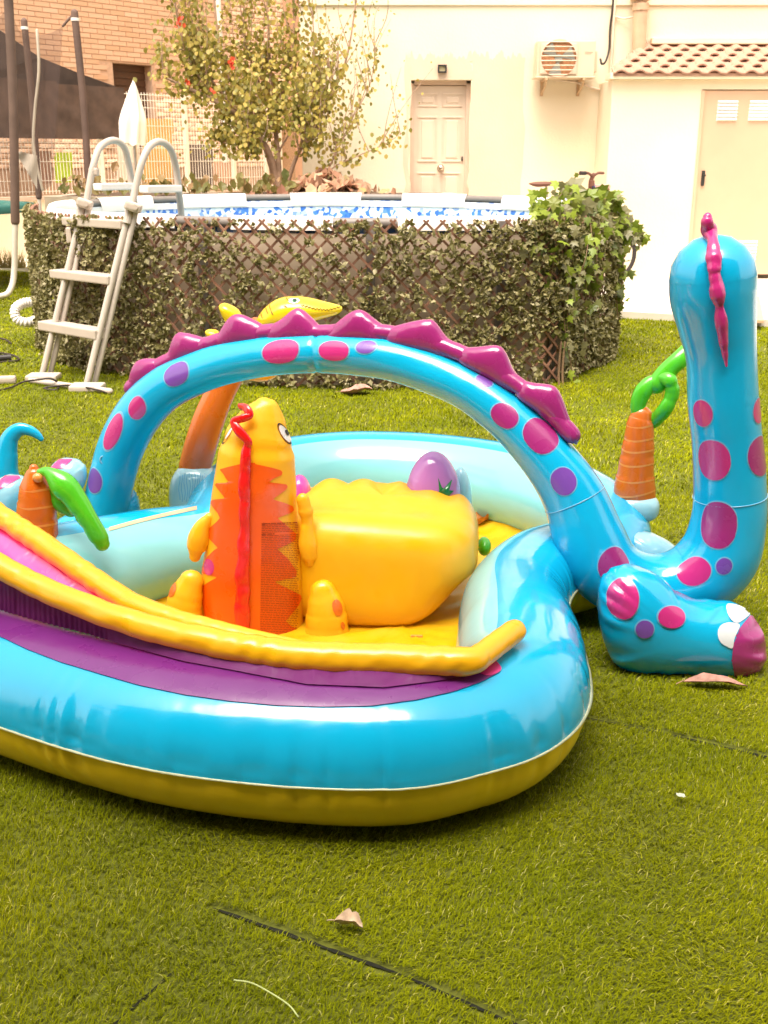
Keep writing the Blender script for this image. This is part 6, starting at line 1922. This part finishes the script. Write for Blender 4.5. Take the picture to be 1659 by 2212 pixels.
# ---- pterosaur on its orange stem
QY = 3.72
stem_pts = [(420, 1010, 34), (434, 960, 35), (452, 905, 34), (475, 850, 32), (500, 800, 32), (528, 752, 32), (555, 715, 30)]
P_ = [at(x, y, Y=QY) for x, y, w in stem_pts]; R__ = [px(w, q) for (x, y, w), q in zip(stem_pts, P_)]
Vt, Ft, _, _ = tube(P_, R__, 32, n=80, ref=(0, -1, 0), squash=.8); PT('pterosaur_stem', Vt, Ft, V_TRUNK)
p_ = at(425, 1075, Y=QY); V, F_ = ellipsoid((p_[0], p_[1], p_[2] - .02), (px(58, p_), .10, .15), e=.75); pb_ = PT('pterosaur_base', V, F_, V_PALE); pbb = bvh_of(V, F_)
for k in range(13):
    x0 = 388 + k * 5.5
    Vp = []; n = 9
    for i in range(n):
        y0 = 1022 + i * 7.2 + (4 if k % 2 else 0)
        p, nr = hit(pbb, x0 + 1.5 * math.sin(i + k), y0)
        if p is not None: Vp += [p + nr * .002 - Vector((.0014, 0, 0)), p + nr * .002 + Vector((.0014, 0, 0))]
    m_ = len(Vp) // 2
    if m_ > 1: mk('print_line', Vp, [(2 * i, 2 * i + 1, 2 * i + 3, 2 * i + 2) for i in range(m_ - 1)], V_EDGE, pb_, smooth=False)
hd_ = [zp_(*q) for q in [(545, 400), (570, 330), (620, 262), (700, 192), (800, 142), (900, 126), (1020, 128), (1150, 148), (1330, 193), (1440, 220), (1475, 250), (1450, 295), (1340, 338), (1220, 372), (1050, 420), (900, 470), (700, 480), (580, 460)]]
V, F_ = px_pillow(hd_, QY - .02, .075, K=12, M=90, p=2.2, pucker=.2, seed=3); hd2 = PT('pterosaur_head', V, F_, V_LEMON); hb2 = bvh_of(V, F_)
x, y = zp_(948, 172); spot('eye_white', hb2, x, y, 13, 7.5, V_WHITE, hd2, 0, off=.002); spot('eye_iris', hb2, x + 2, y, 5, 5, V_DGREEN, hd2, 0, off=.003); spot('eye_pupil', hb2, x + 2, y, 2.6, 2.6, INKD, hd2, 0, off=.004)
Vp = []
for i in range(60):
    zx = 1030 + i * 7.1; zy = np.interp(zx, [1030, 1180, 1320, 1455], [222, 262, 272, 238]) + 7 * math.sin(i * 1.25)
    p, nr = hit(hb2, *zp_(zx, zy)); 
    if p is not None: Vp += [p + nr * .002 - Vector((0, 0, .0018)), p + nr * .002 + Vector((0, 0, .0018))]
mk('mouth_line', Vp, [(2 * i, 2 * i + 2, 2 * i + 3, 2 * i + 1) for i in range(len(Vp) // 2 - 1)], INKB, hd2, smooth=False)
for (zx, zy, L, rot) in [(655, 275, 11, -.9), (690, 240, 12, -1.0), (880, 160, 9, -1.3), (712, 300, 8, -1.0), (860, 235, 5, -.5), (600, 330, 8, -.8)]:
    x, y = zp_(zx, zy); spot('print_stroke', hb2, x, y, L * .9, 1.5, INKB, hd2, rot, off=.002)
V, F_ = px_pillow([zp_(*q) for q in [(138, 232), (160, 204), (200, 195), (262, 214), (320, 245), (362, 285), (385, 330), (380, 420), (260, 440), (190, 360), (160, 300)]], QY, .04, pucker=.25, seed=4); PT('pterosaur_wing', V, F_, V_LEMON)
V, F_ = px_pillow([zp_(*q) for q in [(440, 1000), (500, 940), (640, 900), (790, 930), (775, 975), (700, 1020), (600, 1040), (500, 1030)]], QY - .03, .04, pucker=.25, seed=5); PT('pterosaur_wing', V, F_, V_AMBER)
V, F_ = px_pillow([zp_(*q) for q in [(-10, 510), (10, 485), (60, 480), (130, 500), (180, 600), (100, 640), (20, 560)]], QY, .03, seed=6); PT('pterosaur_wing', V, F_, V_LEMON)

# ---- slide along the front ring: two amber rails, pink bed, purple skirt
def rail(pts, name='slide_rail', sd=3):
    P_ = [at(x, y, z=z_) for x, y, z_, w in pts]; R__ = [px(w, q) for (x, y, z_, w), q in zip(pts, P_)]
    Vt, Ft, _, _ = tube(P_, R__, 30, n=260, disp=lambda S, th, R: -.10 * R * vnoise(S * 45 + th * .6, sd) ** 2 + .03 * R * vnoise(S * 14, sd + 2))
    return PT(name, Vt, Ft, V_AMBER), np.array(P_)
_, RO = rail([(-260, 1060, .62, 26), (-120, 1152, .52, 26), (0, 1223, .455, 26), (100, 1275, .42, 27), (256, 1336, .392, 29), (400, 1375, .376, 31), (540, 1402, .366, 33), (663, 1418, .362, 34), (830, 1424, .360, 36), (950, 1428, .360, 34), (1018, 1428, .360, 30), (1040, 1416, .360, 28), (1075, 1390, .362, 27), (1112, 1362, .364, 25)])
_, RI = rail([(-260, 935, .66, 24), (-120, 1030, .56, 24), (0, 1113, .49, 24), (107, 1185, .44, 25), (214, 1259, .395, 25), (285, 1303, .372, 24), (371, 1336, .358, 23), (480, 1364, .35, 22), (600, 1392, .34, 20), (720, 1412, .335, 16)], sd=8)
A_ = catmull(RI[:8], 60); B_ = catmull(RO[:8], 60)
V = []; m_ = 14
for i in range(60):
    for j in range(m_ + 1):
        w = j / m_; q = A_[i] * (1 - w) + B_[i] * w
        V.append(q + np.array([0, 0, -.045 * math.sin(math.pi * w) - .02 + .008 * (vnoise(i * .35 + j * 2.0, 3) - .5)]))
PT('slide_bed', V, [(i * (m_ + 1) + j, (i + 1) * (m_ + 1) + j, (i + 1) * (m_ + 1) + j + 1, i * (m_ + 1) + j + 1) for i in range(59) for j in range(m_)], V_HOT)
# printed purple band on the ring
def crest_y(x):
    for y in np.arange(1040, 1500, 3.0):
        p, _ = hit(ring_bvh, x, y)
        if p is not None and p.y < 2.62 and (p - Vector(at(x, y, z=.33))).length < .2: return y
    return 1430.
xs = np.concatenate([np.linspace(-180, 0, 10)[:-1], np.linspace(0, 1082, 90)])
up_y = np.interp(xs, [-180, 0, 100, 256, 400, 663, 830, 950, 1020, 1082], [1085, 1190, 1250, 1318, 1366, 1416, 1432, 1434, 1434, 1446])
lo_y = np.interp(xs, [-180, 0, 60, 130, 200, 300, 400, 500, 600, 700, 800, 900, 980, 1040, 1070, 1082], [1250, 1376, 1404, 1431, 1452, 1481, 1502, 1516, 1525, 1528, 1526, 1513, 1495, 1474, 1458, 1448])
V = []; n_ = 14
for x, u, l in zip(xs, up_y, lo_y):
    u = max(u, crest_y(x) + 2)
    for j in range(n_ + 1):
        y = u + (l - u) * j / n_
        p, nr = hit(ring_bvh, x, y)
        if p is None or (p - Vector(at(x, y, z=.33))).length > .2 and p.y > 2.45:
            p, nr, _, _ = ring_bvh.find_nearest(Vector(at(x, y, z=.36)))
            if nr.z < 0: nr = -nr
        V.append(p + nr * .003)
PT('slide_skirt', V, [(i * (n_ + 1) + j, i * (n_ + 1) + j + 1, (i + 1) * (n_ + 1) + j + 1, (i + 1) * (n_ + 1) + j) for i in range(len(xs) - 1) for j in range(n_)], V_PURP)
# puckered strip from the weld line up to the rail
xs = np.linspace(-180, 1050, 420)
top_y = np.interp(xs, [-180, 0, 100, 256, 400, 663, 830, 1018, 1050], [1125, 1226, 1278, 1340, 1380, 1424, 1434, 1440, 1438])
sea_y = np.interp(xs, [-180, 0, 60, 132, 256, 392, 663, 830, 960, 1050], [1165, 1277, 1313, 1353, 1397, 1433, 1483, 1490, 1474, 1452])
V = []; n_ = 8
for i, (x, u, l) in enumerate(zip(xs, top_y, sea_y)):
    l = max(l, crest_y(x) + 12)
    p0, nr = hit(ring_bvh, x, l)
    if p0 is None or (p0.y > 2.45 and (p0 - Vector(at(x, l, z=.33))).length > .2): p0, nr, _, _ = ring_bvh.find_nearest(Vector(at(x, l, z=.32)))
    p0 = np.array(p0) + np.array(nr) * .006
    zr_ = np.interp(x, [-260, -120, 0, 100, 256, 400, 663, 1112], [.62, .52, .455, .42, .392, .376, .362, .36])
    p1 = at(x, u, z=zr_ - .008)
    pk = (vnoise(x * .022, 5) - .5) * 1.6 + (vnoise(x * .09, 9) - .5) * .5
    for j in range(n_ + 1):
        w = j / n_
        q = p0 * (1 - w) + p1 * w
        sw_ = math.sin(math.pi * w)
        q = q + np.array([0, -.35, 1.0]) * (.004 * pk * sw_ + .004 * sw_ + (.0025 * pk if j == 0 else 0))
        c_, n__, _, d__ = ring_bvh.find_nearest(Vector(q))
        if n__.z < 0 and n__.dot(Vector((0, -1, .5))) < 0: n__ = -n__
        if (Vector(q) - c_).dot(n__) < .007: q = np.array(c_ + n__ * (.007 + .002 * pk * sw_))
        V.append(q)
PT('slide_hem', V, [(i * (n_ + 1) + j, i * (n_ + 1) + j + 1, (i + 1) * (n_ + 1) + j + 1, (i + 1) * (n_ + 1) + j) for i in range(len(xs) - 1) for j in range(n_)], V_PURPW)
# pink corner at the slide end
V = []; c = (1052, 1445); cor = [(1030, 1452), (1040, 1432), (1056, 1424), (1072, 1432), (1082, 1446), (1074, 1456), (1052, 1462)]
Q = catmull(np.array(cor, float), 30, closed=True)
for k_ in range(5):
    for j in range(30):
        q = np.array(c) + (Q[j] - np.array(c)) * k_ / 4; p, nr = hit(ring_bvh, *q); V.append(p + nr * .0042)
PT('slide_corner', V, [(k_ * 30 + j, k_ * 30 + (j + 1) % 30, (k_ + 1) * 30 + (j + 1) % 30, (k_ + 1) * 30 + j) for k_ in range(4) for j in range(30)], V_PINK)
# pale print strip on the far ring crest
V = []; xs = np.linspace(235, 425, 40)
for x in xs:
    yc = np.interp(x, [235, 300, 360, 425], [1140, 1122, 1108, 1094]) + 4
    for dy_ in (-4, 4):
        p, nr = hit(ring_bvh, x, yc + dy_)
        if p is None: p, nr, _, _ = ring_bvh.find_nearest(Vector(at(x, yc + 6, z=.32)))
        V.append(p + nr * .0025)
PT('print_strip', V, [(2 * i, 2 * i + 1, 2 * i + 3, 2 * i + 2) for i in range(len(xs) - 1)], V_PEACH)

# leaf lying in the pool
dry_leaf_thing('dry_leaf', 'small curled brown leaf lying on the yellow pool floor', 1040, 1128, .09, .05, .5, (.45, .18, .04, 1), curl=1.4, z=.055)
